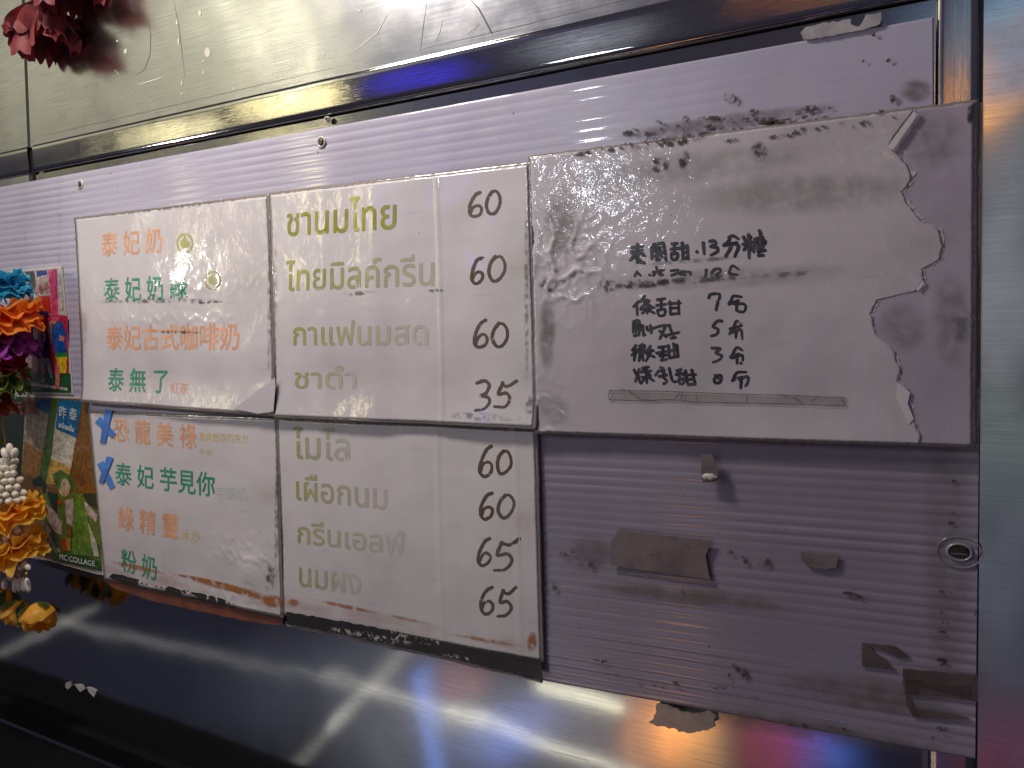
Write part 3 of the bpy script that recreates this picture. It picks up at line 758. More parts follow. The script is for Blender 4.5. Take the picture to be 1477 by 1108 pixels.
smudges('rust_stain', s5.root, [(500, 874, 110, 7, 12, .7), (700, 922, 110, 7, 10, .6), (768, 925, 18, 34, 5, .8), (425, 868, 20, 12, 10, .7), (590, 893, 80, 6, 12, .5)], M['rust'], sh=s5)
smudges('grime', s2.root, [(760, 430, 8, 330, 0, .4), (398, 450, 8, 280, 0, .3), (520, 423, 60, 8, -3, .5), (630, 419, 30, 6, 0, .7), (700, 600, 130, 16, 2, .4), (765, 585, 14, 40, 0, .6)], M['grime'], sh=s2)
# streaks of old glue and dirt on the board
def residue(items, lift, parent, sh=None):
    its = [(x, y, w * 1.7 + 2, h * 1.7 + 2, a, .95) for x, y, w, h, a in items]
    return smudges('glue_residue', parent, its, M['residue'], lift=lift, sh=sh, extra=.0012)
it = []
rnd = random.Random(5)
for px, py, w, h in [(904, 191, 30, 6), (930, 195, 34, 5), (950, 180, 20, 9), (977, 181, 12, 4), (990, 171, 9, 7), (1030, 170, 44, 7), (1068, 163, 14, 8), (1092, 160, 20, 7), (1030, 181, 36, 7), (1085, 172, 60, 8), (1022, 190, 40, 6),
                     (1060, 186, 30, 5), (1145, 163, 26, 6), (1170, 159, 40, 8), (1195, 157, 16, 6), (1130, 174, 70, 5), (1180, 170, 60, 4), (990, 186, 14, 4), (1110, 180, 60, 5), (975, 187, 10, 4), (1054, 140, 24, 16), (1288, 143, 12, 8), (1260, 50, 12, 5), (1242, 87, 10, 4), (1282, 87, 8, 6)]:
    for q in range(3):
        it.append((px + rnd.uniform(-.3, .3) * w, py + rnd.uniform(-.4, .4) * h, w * rnd.uniform(.25, .6), h * rnd.uniform(.35, .8), -10 + rnd.uniform(-12, 12)))
residue(it, .0066, board)
it = []
for px, py, w, h in [(1376, 697, 9, 8), (1370, 708, 10, 4), (1374, 742, 7, 6), (1372, 755, 8, 5), (1360, 855, 22, 6), (1362, 884, 12, 5), (1363, 897, 12, 5), (1360, 911, 16, 5), (1348, 923, 8, 4), (1365, 956, 34, 12), (1410, 772, 4, 12), (1410, 825, 4, 22), (1408, 880, 4, 14),
                     (1059, 963, 8, 12), (1072, 970, 14, 10), (1075, 975, 8, 14), (1052, 975, 6, 6), (1075, 808, 22, 8), (1105, 812, 24, 12), (1240, 860, 40, 6), (1220, 855, 24, 5), (1052, 793, 9, 8), (985, 865, 4, 22), (800, 845, 8, 14), (870, 955, 30, 4), (985, 985, 24, 4), (940, 990, 40, 3),
                     (1040, 992, 30, 4), (1150, 1045, 30, 4), (1210, 1052, 40, 5), (1360, 1052, 20, 8), (1350, 1062, 14, 5), (1090, 1005, 16, 4), (880, 972, 16, 4), (820, 800, 30, 8), (850, 815, 30, 6)]:
    for q in range(3):
        it.append((px + rnd.uniform(-.4, .4) * w, py + rnd.uniform(-.4, .4) * h, w * rnd.uniform(.2, .5), h * rnd.uniform(.3, .7), 8 + rnd.uniform(-20, 20)))
residue(it, .0062, board2)
it = [(px + 0, py, w, h, -8) for px, py, w, h in [(862, 219, 70, 4), (1120, 198, 16, 4), (1140, 195, 10, 5), (1155, 190, 20, 7), (1185, 186, 14, 5), (1212, 181, 8, 6), (1235, 183, 7, 6), (1248, 181, 14, 9), (1270, 163, 12, 4), (1290, 168, 6, 6), (985, 204, 40, 5), (960, 210, 60, 4), (1055, 203, 18, 3), (935, 205, 60, 7), (1000, 195, 40, 6)]]
residue(it, None, sug, s3)
smudges('dirt_film', board2, [(1250, 1000, 300, 60, 8, .5), (1365, 800, 90, 500, 0, .3), (1000, 860, 360, 30, 6, .6), (850, 800, 80, 60, 0, .5), (1150, 1050, 500, 40, 9, .6)], M['grime_soft'], lift=.0064)
smudges('dirt_film', board, [(1320, 130, 60, 40, 0, .7), (1050, 175, 360, 30, -8, .6)], M['grime_soft'], lift=.0064)

# ------------------------------------------------------------------ tape pieces
def tape(name, pts, lift, mt, label, cat='tape', jit=.7, seed=0, step=9, thick=.0006, group=None):
    return tag(prism(name, dens(pts, step, jit, seed), lift, thick, mt), label, cat, group)
tape('brown_tape', [(890, 765), (1027, 780), (1018, 802), (1020, 818), (1024, 836), (881, 816), (881, 778), (889, 774)], .0082, M['tape_brown'], 'large dusty brown tape strip with a notched right end on the bare board', seed=1, thick=.0003)
tape('brown_tape', [(1153, 796), (1210, 801), (1206, 818), (1190, 822), (1165, 817), (1156, 808)], .0074, M['tape_brown'], 'small half moon scrap of brown tape on the bare board', seed=2)
tp = empty('hanging_tape', P(1022, 675, .009), 'narrow brown tape tab hanging under the sugar sheet with a lump of glue', 'tape')
prism('strip', dens([(1010, 655), (1027, 654), (1036, 680), (1034, 694), (1014, 697), (1011, 680)], 8, .6, 5), .012, .0004, M['tape_brown'], tp)
def lump(name, c, r, mt, parent, seed, sx=1, sz=.7, n=2):
    bm = bmesh.new(); bmesh.ops.create_icosphere(bm, subdivisions=3, radius=r)
    for v in bm.verts:
        d = noise.noise(v.co / r * 1.7 + Vector((seed, seed, 0))); v.co *= 1 + .45 * d; v.co.x *= sx; v.co.z *= sz; v.co.y *= .45
        v.co += c - (world_loc(parent) if parent else Vector((0, 0, 0)))
    me = bpy.data.meshes.new(name); bm.to_mesh(me); bm.free()
    o = link(name, me, parent, [mt]); me.polygons.foreach_set('use_smooth', [True] * len(me.polygons)); return o
lump('glue_lump', P(1024, 688, .0128), .0042, M['white_chip'], tp, 3, 1.2, .6)
tape('glue_patch', [(1243, 927), (1290, 932), (1312, 948), (1296, 949), (1272, 938), (1254, 932), (1262, 942), (1276, 950), (1292, 967), (1243, 961)], .0064, M['tape_dark'], 'dark torn triangular glue patch near the bottom right of the board', 'glue patch', seed=3)
tape('glue_patch', [(1303, 965), (1411, 974), (1410, 1012), (1370, 1005), (1340, 1003), (1305, 1002), (1301, 985)], .0064, M['tape_dark'], 'wide dark rectangular glue patch at the bottom right edge of the board', 'glue patch', seed=4)
tape('glue_patch', [(1306, 1003), (1312, 1005), (1318, 1022), (1380, 1030), (1400, 1038), (1316, 1034), (1308, 1018)], .0065, M['tape_dark'], 'hook shaped glue line directly under the wide dark glue patch', 'glue patch', seed=5)
tape('torn_tape', [(946, 1015), (962, 1017), (985, 1028), (1004, 1030), (1022, 1026), (1031, 1033), (1030, 1048), (1010, 1056), (990, 1058), (965, 1050), (934, 1043), (945, 1032)], .0066, M['tape_torn'], 'crumpled grey scrap of tape hanging below the board edge', jit=1.6, seed=6, step=5, thick=.002)
tape('torn_tape', [(1155, 48), (1162, 40), (1190, 33), (1226, 28), (1228, 36), (1240, 38), (1250, 22), (1271, 18), (1270, 34), (1250, 42), (1160, 58)], .0078, M['tape_white'], 'crumpled whitish tape remnant on the top right edge of the board', jit=1.4, seed=7, step=6, thick=.0012)
ts = empty('clear_tape', P(1050, 573, .014), 'long dirty clear tape strip under the handwritten sugar list', 'tape')
def on3(name, pts, mt, ex): # film following the sugar sheet
    V = [s3.lay(P(x, y, s3.lift), ex) for x, y in pts]; 
    return meshobj(name, V, [list(range(len(V)))[::-1]], mt, ts)
cols = [(880 + i * 17.0) for i in range(21)]
V, Fc = [], []
for i, x in enumerate(cols):
    yt = 562 + (x - 880) * .028 + random.uniform(-.8, .8); yb = 577 + (x - 880) * .022 + random.uniform(-1.5, 1.5)
    V += [s3.lay(P(x, yt, s3.lift), .0013), s3.lay(P(x, yb, s3.lift), .0013)]
for i in range(len(cols) - 1): Fc.append([2 * i, 2 * i + 1, 2 * i + 3, 2 * i + 2])
meshobj('film', V, Fc, M['tape_clear'], ts)
class _R: pass
s3b = Sheet([(766, 228), (1405, 148), (1402, 642), (776, 622)], .0108, amp=.0008, seed=3, curl=s3.curl, crease=s3.crease); s3b.root = ts
strokes('dirty_edge', s3b, [[(880, 563), (960, 564), (1060, 568), (1130, 569), (1180, 572), (1218, 573)], [(896, 560), (912, 566), (925, 575), (945, 577)], [(880, 576), (930, 578), (965, 576), (1010, 580), (1075, 581), (1130, 582), (1218, 585)], [(881, 563), (879, 572), (884, 578)],
                            [(975, 574), (982, 565)], [(983, 577), (985, 566)], [(1128, 570), (1145, 573), (1158, 580)], [(1170, 580), (1180, 572)], [(1214, 573), (1219, 585)], [(1080, 570), (1077, 580)], [(1005, 567), (1006, 578)]], .9, fade_ink('dirt_line', (70, 56, 48), .5), extra=.0016, jitter=.8, seed=9)
# blue crosses
def cl(x0, y0, x1, y1, w):
    d = math.hypot(x1 - x0, y1 - y0); nx, ny = -(y1 - y0) / d * w / 2, (x1 - x0) / d * w / 2
    return [(x0 + nx, y0 + ny), (x0 - nx, y0 - ny), (x1 - nx * .8, y1 - ny * .8), (x1 + nx * .8, y1 + ny * .8)]
for (a, b, lab) in ((cl(159, 591, 150, 639, 10), cl(142, 605, 166, 629, 11), 'blue tape cross beside the top orange line of the lower left sheet, upper of two'),
                    (cl(161, 659, 148, 696, 9), cl(146, 667, 164, 704, 10), 'blue tape cross beside the green taro milk line, lower of the two')):
    r = empty('tape_cross', s4.lay(P(155, a[0][1] + 18, LOW), .001), lab, 'tape cross', 'blue tape crosses on the menu')
    for q, (pp_, ex_) in enumerate(((b, .0008), (a, .0013))):
        pr = prism('tape_strip', dens(pp_, 6, .4, q), LOW, .0003, M['tape_blue'], r)
        for v in pr.data.vertices:
            w_ = v.co + r.location; v.co.y += s4.lay(w_, ex_).y - w_.y
# dark lower border of the sheets
b4 = prism('bottom_border', dens([(150, 838), (160, 828), (215, 841), (300, 860), (408, 885), (408, 902), (380, 900), (330, 891), (215, 866), (163, 848)], 7, .7, 8), .0068, .0035, M['border_brown'], s4.root)
prism('border_pattern', dens([(157, 832), (163, 827), (215, 840), (300, 859), (408, 884), (408, 892), (330, 875), (240, 855), (180, 843)], 6, .8, 9), .0092, .0004, M['border_black'], s4.root)
zz = []
for i in range(34):
    x = 166 + i * 7.0; y = 832 + (x - 166) * .226
    zz.append(([(x, y + 3.5), (x + 3.5, y - .5), (x + 7, y + 5), (x + 3.5, y + 2)], .0095, M['border_light']))
multi('zigzag_print', zz, .0002, s4.root)
prism('bottom_border', dens([(413, 883), (480, 894), (540, 905), (600, 918), (660, 932), (720, 942), (765, 951), (781, 956), (782, 983), (770, 976), (700, 962), (640, 947), (560, 930), (480, 912), (413, 900)], 6, 1.1, 10), .0120, .0004, M['border_black'], s5.root)
prism('bottom_border', dens([(413, 899), (480, 911), (560, 929), (640, 946), (700, 961), (781, 982), (782, 985), (700, 966), (640, 951), (560, 935), (480, 917), (413, 904)], 6, 1.0, 11), .0080, .003, M['tape_torn'], s5.root)
M['fleck'] = smudge_mat('torn_white_flecks', (176, 168, 160), .52, .56, 210)
smudges('torn_flecks', s5.root, [(500, 912, 60, 12, 12, 1), (580, 918, 60, 26, 12, 1), (545, 920, 90, 14, 12, 1), (660, 948, 60, 8, 12, 1), (620, 926, 50, 14, 12, 1)], M['fleck'], lift=.0124)
# paint chips on the lower steel
for k, (pts, lab) in enumerate((([(94, 985), (101, 983), (103, 990), (97, 995), (94, 991)], 'white paint chip on the lower steel, nearest the left'),
                                ([(107, 987), (118, 988), (121, 994), (116, 999), (110, 992)], 'white paint chip on the lower steel, between the other two'),
                                ([(124, 991), (133, 993), (139, 997), (135, 1006), (128, 998)], 'greyish paint chip on the lower steel, furthest right of three'))):
    tag(prism('paint_chip', dens(pts, 4, .6, k), .0012, .0011, M['white_chip']), lab, 'paint chip', 'paint chips on the steel')
# scratches on the upper steel
M['scratch'] = mat('bright_scratch', (225, 222, 210), .5); M['scratch_g'] = mat('grey_scratch', (112, 108, 98), .5); M['scratch_d'] = mat('dark_scratch', (40, 40, 46), .5)
def scratches(name, paths, w, mt, parent):
    polys = []
    for p in paths:
        n = len(p); lft, rgt = [], []
        for i, (x, y) in enumerate(p):
            a = p[max(0, i - 1)]; b = p[min(n - 1, i + 1)]; d = math.hypot(b[0] - a[0], b[1] - a[1]); nx, ny = -(b[1] - a[1]) / d, (b[0] - a[0]) / d
            ww = w * (.5 if 0 < i < n - 1 else .15); lft.append((x + nx * ww, y + ny * ww)); rgt.append((x - nx * ww, y - ny * ww))
        polys.append((lft + rgt[::-1], .0009, mt))
    return multi(name, polys, .0001, parent)
up_panel = bpy.data.objects['steel_wall']
scratches('scratch', [[(199, 122), (216, 117), (234, 111)], [(372, 51), (384, 46), (395, 41)], [(458, 84), (464, 80)], [(457, 87), (465, 82), (470, 77)], [(506, 78), (525, 62), (544, 47), (559, 20)], [(628, 60), (634, 45), (638, 28)], [(673, 50), (684, 40), (690, 32)], [(165, 101), (171, 107)], [(410, 78), (420, 75)], [(680, 48), (692, 34)]], 1.1, M['scratch'], up_panel)
scratches('scratch', [[(679, 0), (690, 12), (700, 30), (708, 46), (710, 49)]], 2.0, M['scratch_d'], up_panel)
scratches('scratch', [[(213, 26), (217, 50), (216, 80), (208, 100), (196, 109)], [(250, 0), (258, 40), (266, 110)], [(615, 5), (610, 40), (606, 75)], [(60, 196), (200, 164), (360, 126), (480, 98)], [(610, 70), (760, 35), (900, 0)]], .5, M['scratch_g'], up_panel)
M['chip'] = mat('pale_spot', (186, 182, 166), .5)
chips = []
for px, py, w, h in [(299, 76, 9, 17), (288, 19, 6, 9), (255, 32, 4, 8), (257, 60, 3, 12), (181, 74, 6, 8), (293, 105, 3, 6), (262, 120, 3, 10), (337, 128, 4, 6), (293, 88, 3, 4), (518, 15, 8, 6), (262, 135, 3, 4), (169, 59, 3, 4)]:
    chips.append(([(px + math.cos(a) * w * .5 * random.uniform(.7, 1), py + math.sin(a) * h * .5 * random.uniform(.7, 1)) for a in [k * math.pi / 5 for k in range(10)]], .0009, M['chip']))
multi('paint_spots', chips, .0001, up_panel)

# ------------------------------------------------------------------ photo prints
def flat(name, rgb): 
    if name not in M: 
        mt = mat(name, rgb, .35, 0, .8, .1); k = N(mt); co = k.coord('Object')
        k.l(k.mix(k.ramp(k.noise(co, 170, 5, .7, .8), .34, .66), tuple(int(x * .78) for x in rgb), tuple(min(255, int(x * 1.12 + 6)) for x in rgb)), k.b.inputs['Base Color']); M[name] = mt
    return M[name]
def crop(pts, ox, oy, sc): return [(ox + x / sc, oy + y / sc) for x, y in pts]
def print_poly(polys, ox, oy, sc, lift0):
    out = []
    for k, (pts, rgb, nm) in enumerate(polys): out.append((crop(pts, ox, oy, sc), lift0 + k * .00006, flat(nm, rgb)))
    return out
ph = empty('photo_print', P(65, 480, .008), 'small photo print of two people before a pink shop front, beside the garland', 'photo')
prism('photo_paper', [(14, 391), (88, 383.5), (104.6, 569), (22, 568)], .0078, .0014, M['photo_edge'], ph)
def ell(cx_, cy_, rx, ry, n=16): return [(cx_ + rx * math.cos(2 * math.pi * k / n), cy_ + ry * math.sin(2 * math.pi * k / n)) for k in range(n)]
c1 = [([(110, 112), (435, 85), (515, 990), (135, 985)], (176, 140, 140), 'print_dusty'),
      ([(180, 112), (245, 108), (265, 190), (250, 260), (200, 210)], (58, 66, 58), 'print_dark_green'),
      ([(255, 108), (350, 98), (375, 280), (285, 290), (258, 190)], (206, 186, 180), 'print_cream'),
      ([(130, 125), (185, 120), (250, 255), (300, 380), (280, 400), (200, 250)], (188, 180, 176), 'print_pale'),
      ([(150, 180), (180, 170), (310, 420), (270, 430)], (188, 38, 74), 'print_crimson'),
      ([(262, 108), (340, 100), (342, 130), (268, 150)], (28, 60, 140), 'print_blue'),
      ([(350, 98), (410, 92), (420, 430), (380, 430)], (214, 66, 120), 'print_pink'),
      ([(290, 290), (360, 285), (372, 410), (300, 400)], (206, 40, 34), 'print_red'),
      ([(415, 92), (438, 90), (470, 430), (425, 420)], (190, 176, 176), 'print_pale'),
      ([(270, 430), (490, 430), (500, 860), (275, 850)], (196, 40, 80), 'print_crimson'),
      ([(120, 850), (510, 850), (515, 990), (135, 985)], (36, 92, 56), 'print_green'),
      ([(130, 905), (490, 955), (495, 975), (130, 925)], (196, 196, 180), 'print_cream'),
      ([(285, 440), (290, 405), (320, 390), (350, 405), (360, 440)], (40, 40, 96), 'print_navy'),
      (ell(313, 515, 17, 24), (196, 130, 100), 'print_skin'), ([(290, 505), (300, 485), (325, 485), (335, 508)], (50, 30, 28), 'print_hair'),
      ([(295, 560), (340, 545), (365, 620), (358, 740), (300, 735)], (44, 50, 92), 'print_navy'),
      ([(310, 560), (330, 555), (335, 610), (315, 625)], (214, 180, 160), 'print_cream'),
      ([(300, 735), (358, 740), (385, 880), (365, 885), (335, 780), (320, 890), (300, 885)], (168, 190, 204), 'print_jeans'),
      ([(345, 480), (375, 470), (382, 640), (360, 640)], (206, 176, 176), 'print_pale'),
      (ell(392, 465, 18, 28), (206, 140, 112), 'print_skin'), ([(375, 440), (440, 440), (428, 470), (400, 470)], (212, 60, 80), 'print_pink'),
      ([(375, 520), (420, 470), (455, 480), (482, 560), (470, 590), (485, 700), (400, 700)], (22, 82, 160), 'print_blue2'),
      ([(430, 570), (470, 590), (460, 620), (432, 612)], (214, 160, 130), 'print_skin'),
      ([(405, 700), (488, 698), (490, 740), (402, 745)], (38, 130, 60), 'print_green2'),
      ([(405, 735), (488, 730), (480, 850), (440, 850), (425, 800)], (226, 180, 28), 'print_yellow'),
      ([(400, 770), (425, 780), (438, 850), (430, 960), (402, 965)], (206, 110, 100), 'print_skin2'),
      ([(300, 890), (335, 885), (325, 915), (300, 915)], (190, 196, 196), 'print_pale')]
multi('printed_picture', print_poly(c1, 0, 370, 5.04, .00785), .00005, ph)
words(None, '泰妃', (56, 421), (70, 416), (55, 412), M['ink_red'], bold=.02, parent=ph, lift=.0100, name='printed_word')
po = empty('drink_poster', P(60, 700, .007), 'small drink poster with two cups and a figure in green, below the photo print', 'poster')
prism('poster_paper', [(-45, 566), (126, 573), (150, 830), (138, 828), (60, 806), (-40, 783)], .0070, .0014, M['photo_edge'], po)
c2 = [([(-160, 40), (490, 62), (580, 1045), (240, 965), (-160, 880)], (128, 92, 44), 'poster_brown'),
      ([(-160, 40), (140, 50), (130, 480), (60, 560), (-160, 560)], (40, 58, 36), 'poster_dark_green'),
      ([(145, 100), (205, 80), (288, 130), (228, 520), (122, 480)], (186, 170, 146), 'poster_cup'),
      ([(140, 300), (250, 380), (228, 520), (122, 480)], (168, 122, 58), 'poster_tan'),
      ([(205, 70), (290, 58), (275, 145), (203, 110)], (14, 110, 156), 'poster_blue'),
      ([(290, 60), (335, 62), (270, 545), (222, 515)], (72, 104, 34), 'poster_leaf'),
      ([(335, 62), (467, 75), (405, 460), (290, 410), (310, 240)], (196, 188, 166), 'poster_cup2'),
      ([(290, 400), (405, 455), (385, 560), (262, 545)], (190, 150, 66), 'poster_tan2'),
      ([(335, 62), (467, 75), (435, 285), (316, 232)], (10, 112, 164), 'poster_blue'),
      ([(470, 75), (495, 70), (545, 610), (410, 600), (405, 470), (440, 285)], (122, 78, 24), 'poster_rust'),
      ([(180, 530), (225, 495), (265, 545), (255, 620), (235, 560), (195, 560)], (22, 58, 42), 'poster_deep'),
      ([(245, 600), (560, 600), (580, 1045), (300, 985), (240, 800)], (92, 124, 44), 'poster_leaf2'),
      ([(270, 590), (330, 600), (325, 720), (300, 700)], (26, 62, 44), 'poster_deep'),
      ([(300, 490), (345, 465), (400, 500), (440, 570), (430, 620), (400, 560), (330, 560), (310, 540)], (72, 100, 40), 'poster_leaf'),
      (ell(368, 568, 34, 52), (206, 184, 144), 'poster_face'),
      ([(318, 560), (350, 500), (395, 510), (355, 520), (338, 580)], (104, 126, 54), 'poster_leaf2'),
      ([(370, 640), (418, 630), (414, 790), (380, 770)], (200, 180, 170), 'poster_white'),
      ([(250, 650), (300, 690), (352, 760), (350, 840), (310, 820), (260, 720)], (206, 186, 166), 'poster_white'),
      ([(325, 640), (352, 640), (345, 670), (325, 665)], (176, 66, 30), 'poster_orange'),
      ([(460, 720), (490, 700), (505, 760), (480, 800)], (204, 190, 160), 'poster_white'),
      ([(475, 645), (500, 660), (553, 720), (550, 770), (500, 720)], (206, 200, 186), 'poster_white'),
      ([(470, 600), (545, 600), (550, 690), (500, 660)], (34, 74, 34), 'poster_deep'),
      ([(420, 640), (470, 640), (520, 820), (530, 960), (410, 950)], (104, 146, 50), 'poster_bright'),
      ([(385, 770), (410, 790), (405, 860), (380, 850)], (120, 92, 60), 'poster_brown2'),
      ([(345, 870), (372, 852), (388, 925), (360, 932)], (206, 90, 22), 'poster_orange'),
      ([(370, 850), (405, 860), (400, 930), (385, 930)], (192, 170, 90), 'poster_tan2'),
      ([(250, 760), (290, 800), (345, 935), (320, 950), (270, 850)], (186, 178, 140), 'poster_cup2'),
      ([(280, 820), (330, 830), (350, 920), (320, 910)], (86, 116, 36), 'poster_leaf'),
      ([(500, 760), (550, 880), (565, 960), (535, 960)], (186, 196, 176), 'poster_cup2'),
      ([(330, 935), (565, 985), (578, 1042), (318, 978)], (40, 92, 34), 'poster_band')]
multi('printed_picture', print_poly(c2, 0, 560, 3.956, .00705), .00005, po)
def cw(x, y): return (x / 3.956, 560 + y / 3.956)
words(None, 'PIC·COLLAGE', cw(340, 976), cw(540, 1018), cw(340, 946), M['ink_white'], bold=.012, parent=po, lift=.0096, name='printed_word')
words(None, '玩家', cw(65, 150), cw(210, 150), cw(65, 75), M['ink_red'], bold=.012, parent=po, lift=.0096, name='printed_word')
words(None, '昨 泰', cw(337, 168), cw(437, 188), cw(340, 98), M['ink_white'], bold=.0, parent=po, lift=.0096, name='printed_word')
words(None, 'ชาไทยเย็น', cw(335, 222), cw(420, 250), cw(337, 190), M['ink_white'], bold=.02, parent=po, lift=.0096, name='printed_word')
prism('poster_bottom_edge', dens([(55, 804), (100, 818), (150, 829), (150, 838), (100, 827), (55, 812)], 5, 1, 4), .0060, .003, M['border_black'], po)

# ------------------------------------------------------------------ garlands
def cloth(name, rgb, rgb2=None, rough=.55):
    mt = mat(name, rgb, rough); k = N(mt); co = k.coord('Object')
    c = k.mix(k.ramp(k.noise(co, 60, 4), .35, .7), rgb, rgb2 or tuple(int(x * .7) for x in rgb)); k.l(c, k.b.inputs['Base Color'])
    k.b.inputs['Sheen Weight'].default_value = .2
    k.l(k.bump(k.noise(k.coord('Object', (1, 1, 1)), 260, 3), .2, .0008), k.b.inputs['Normal'])
    tb = k.n('ShaderNodeBsdfTranslucent'); k.l(c, tb.inputs['Color'])
    mx = k.n('ShaderNodeMixShader'); mx.inputs[0].default_value = .42
    k.l(k.b.outputs[0], mx.inputs[1]); k.l(tb.outputs[0], mx.inputs[2])
    out = [n for n in k.t.nodes if n.type == 'OUTPUT_MATERIAL'][0]; k.l(mx.outputs[0], out.inputs['Surface'])
    return mt
def ruffle(name, c, rad, mt, parent, layers=4, up_=.6, seed=0, tilt=(0, 0, 0), waves=9, squash=1.0, tooth=.02):
    """a fabric blossom: stacked wavy skirts round a hanging string"""
    rnd = random.Random(seed); V, Fc = [], []
    n, m_ = 120, 9
    rotm = Matrix.Rotation(tilt[0], 3, 'X') @ Matrix.Rotation(tilt[1], 3, 'Y') @ Matrix.Rotation(tilt[2], 3, 'Z')
    for L in range(layers):
        o = len(V); R_ = rad * rnd.uniform(.82, 1.0); slope = up_ * (.7 - 2.3 * L / max(1, layers - 1)) if layers > 1 else up_
        p1, p2, p3 = rnd.uniform(0, 6), rnd.uniform(0, 6), rnd.uniform(0, 6); w1 = waves + rnd.randint(-2, 2)
        for i in range(m_ + 1):
            t = i / m_
            for k in range(n):
                a = 2 * math.pi * k / n
                fr = 1 + tooth * math.sin(a * 37 + p3) * (t > .95) + .12 * noise.noise(Vector((math.cos(a) * 1.6, math.sin(a) * 1.6, seed + L)))
                r = R_ * t * fr
                z = slope * rad * (.75 * t ** 1.7) + rad * (.11 * t ** 1.6 * math.sin(w1 * a + p1 + 1.5 * t) + .07 * t ** 2 * math.sin((w1 * 2 + 3) * a + p2) + .16 * t * noise.noise(Vector((math.cos(a) * 3 * t, math.sin(a) * 3 * t, seed * 2 + L))))
                a2 = a + .16 * t * math.sin(w1 * a + p2)
                V.append(c + rotm @ Vector((r * math.cos(a2), r * math.sin(a2), z * squash)))
        for i in range(m_):
            for k in range(n):
                Fc.append([o + i * n + k, o + i * n + (k + 1) % n, o + (i + 1) * n + (k + 1) % n, o + (i + 1) * n + k])
    return meshobj(name, V, Fc, mt, parent, smooth=True)
def tubeline(name, pts, r, mt, parent, n=8):
    V, Fc = [], []
    for i, p in enumerate(pts):
        d = (pts[min(len(pts) - 1, i + 1)] - pts[max(0, i - 1)]).normalized(); x = d.cross(Vector((0, 1, 0))).normalized(); y = d.cross(x)
        for k in range(n):
            a = 2 * math.pi * k / n; V.append(p + x * r * math.cos(a) + y * r * math.sin(a))
    for i in range(len(pts) - 1):
        for k in range(n): Fc.append([i * n + k, i * n + (k + 1) % n, (i + 1) * n + (k + 1) % n, (i + 1) * n + k])
    return meshobj(name, V, Fc, mt, parent, smooth=True)
def scale_at(px, py, lift): return (P(px + 1, py, lift) - P(px, py, lift)).length * .92   # metres per pixel there
GL = .055
pxm = (P(0, 460, GL) - P(0, 461, GL)).length
g = empty('flower_garland', P(-4, 470, GL), 'hanging garland of ruffled blue, orange, purple, red and green fabric flowers, left edge', 'garland')
fl = [(-2, 408, 40, (50, 176, 214), (20, 130, 176), 5, .5, 1, 'blue_cloth'), (-2, 452, 56, (255, 156, 52), (252, 128, 28), 5, .36, 2, 'orange_cloth'), (-4, 494, 55, (186, 84, 186), (140, 50, 150), 5, .36, 3, 'purple_cloth'),
      (-8, 530, 50, (222, 52, 62), (180, 34, 46), 4, .30, 4, 'red_cloth'), (-2, 552, 46, (134, 160, 76), (96, 130, 54), 3, .35, 5, 'leaf_cloth'), (-20, 578, 40, (190, 90, 30), (150, 30, 30), 3, .4, 6, 'amber_cloth')]
for px, py, r, a, b, ly, u, sd, nm in fl:
    ruffle('ruffled_flower', P(px, py, GL), r * pxm, cloth(nm, a, b, .28), g, ly, u, sd, (R(8), R(random.uniform(-8, 8)), sd), 8 + sd % 3)
tubeline('string', [P(-4, -260, GL), P(-4, 300, GL), P(-4, 620, GL)], .0008, mat('string', (150, 120, 70), .6), g)
# bead garland
GB = .05
bg = empty('bead_garland', P(16, 740, GB), 'white bead and gold flower garland with a yellow rosebud at its end, lower left', 'garland')
M['bead'] = mat('pearl_white_bead', (232, 222, 206), .3, 0, .4, .1); kb = N(M['bead']); kb.b.inputs['Subsurface Weight'].default_value = .15; kb.b.inputs['Subsurface Radius'].default_value = (.004, .003, .002)
M['gold'] = mat('gold_bead', (210, 160, 60), .2, 1)
bead_me = None
def bead(c, ax, ln, r, mt=None):
    global bead_me
    if bead_me is None:
        bm = bmesh.new(); bmesh.ops.create_uvsphere(bm, u_segments=14, v_segments=10, radius=1)
        bead_me = bpy.data.meshes.new('bead'); bm.to_mesh(bead_me); bm.free(); bead_me.materials.append(M['bead'])
        bead_me.polygons.foreach_set('use_smooth', [True] * len(bead_me.polygons))
    o = bpy.data.objects.new('bead', bead_me); COL.objects.link(o); o.parent = bg
    o.matrix_local = Matrix.Translation(c - bg.location) @ ax.to_track_quat('Z', 'Y').to_matrix().to_4x4() @ Matrix.Diagonal((r, r, ln, 1))
    return o
def cluster(cx_, rowsdef, ln, r):
    for (py, rad, n, down) in rowsdef:
        c = P(cx_, py, GB)
        for k in range(n):
            a = math.pi * (k + .5 * (py % 2)) / (n - 1 if n > 1 else 1) + random.uniform(-.08, .08)     # front half, the side the photo shows
            d = Vector((math.cos(a), -math.sin(a), 0))
            bead(c + d * rad * pxm, (d + Vector((0, 0, down))).normalized(), ln * pxm, r * pxm)
cluster(14, [(666, 10, 5, .5), (673, 16, 7, .4), (681, 21, 8, .3), (690, 26, 9, .2), (699, 30, 10, .1), (708, 33, 11, 0), (716, 35, 11, -.2)], 9, 5.2)
cluster(16, [(752, 34, 10, .1), (760, 32, 10, 0), (768, 28, 9, -.2), (777, 22, 7, -.4)], 8.5, 5)
cluster(8, [(825, 22, 6, -1.2), (836, 24, 6, -1.6)], 9, 4.2)
gold = cloth('gold_cloth', (255, 206, 72), (252, 178, 44), .4)
ruffle('ruffled_flower', P(14, 737, GB + .004), 47 * pxm, gold, bg, 4, .42, 11, (R(14), R(-12), 0), 8, tooth=.03)
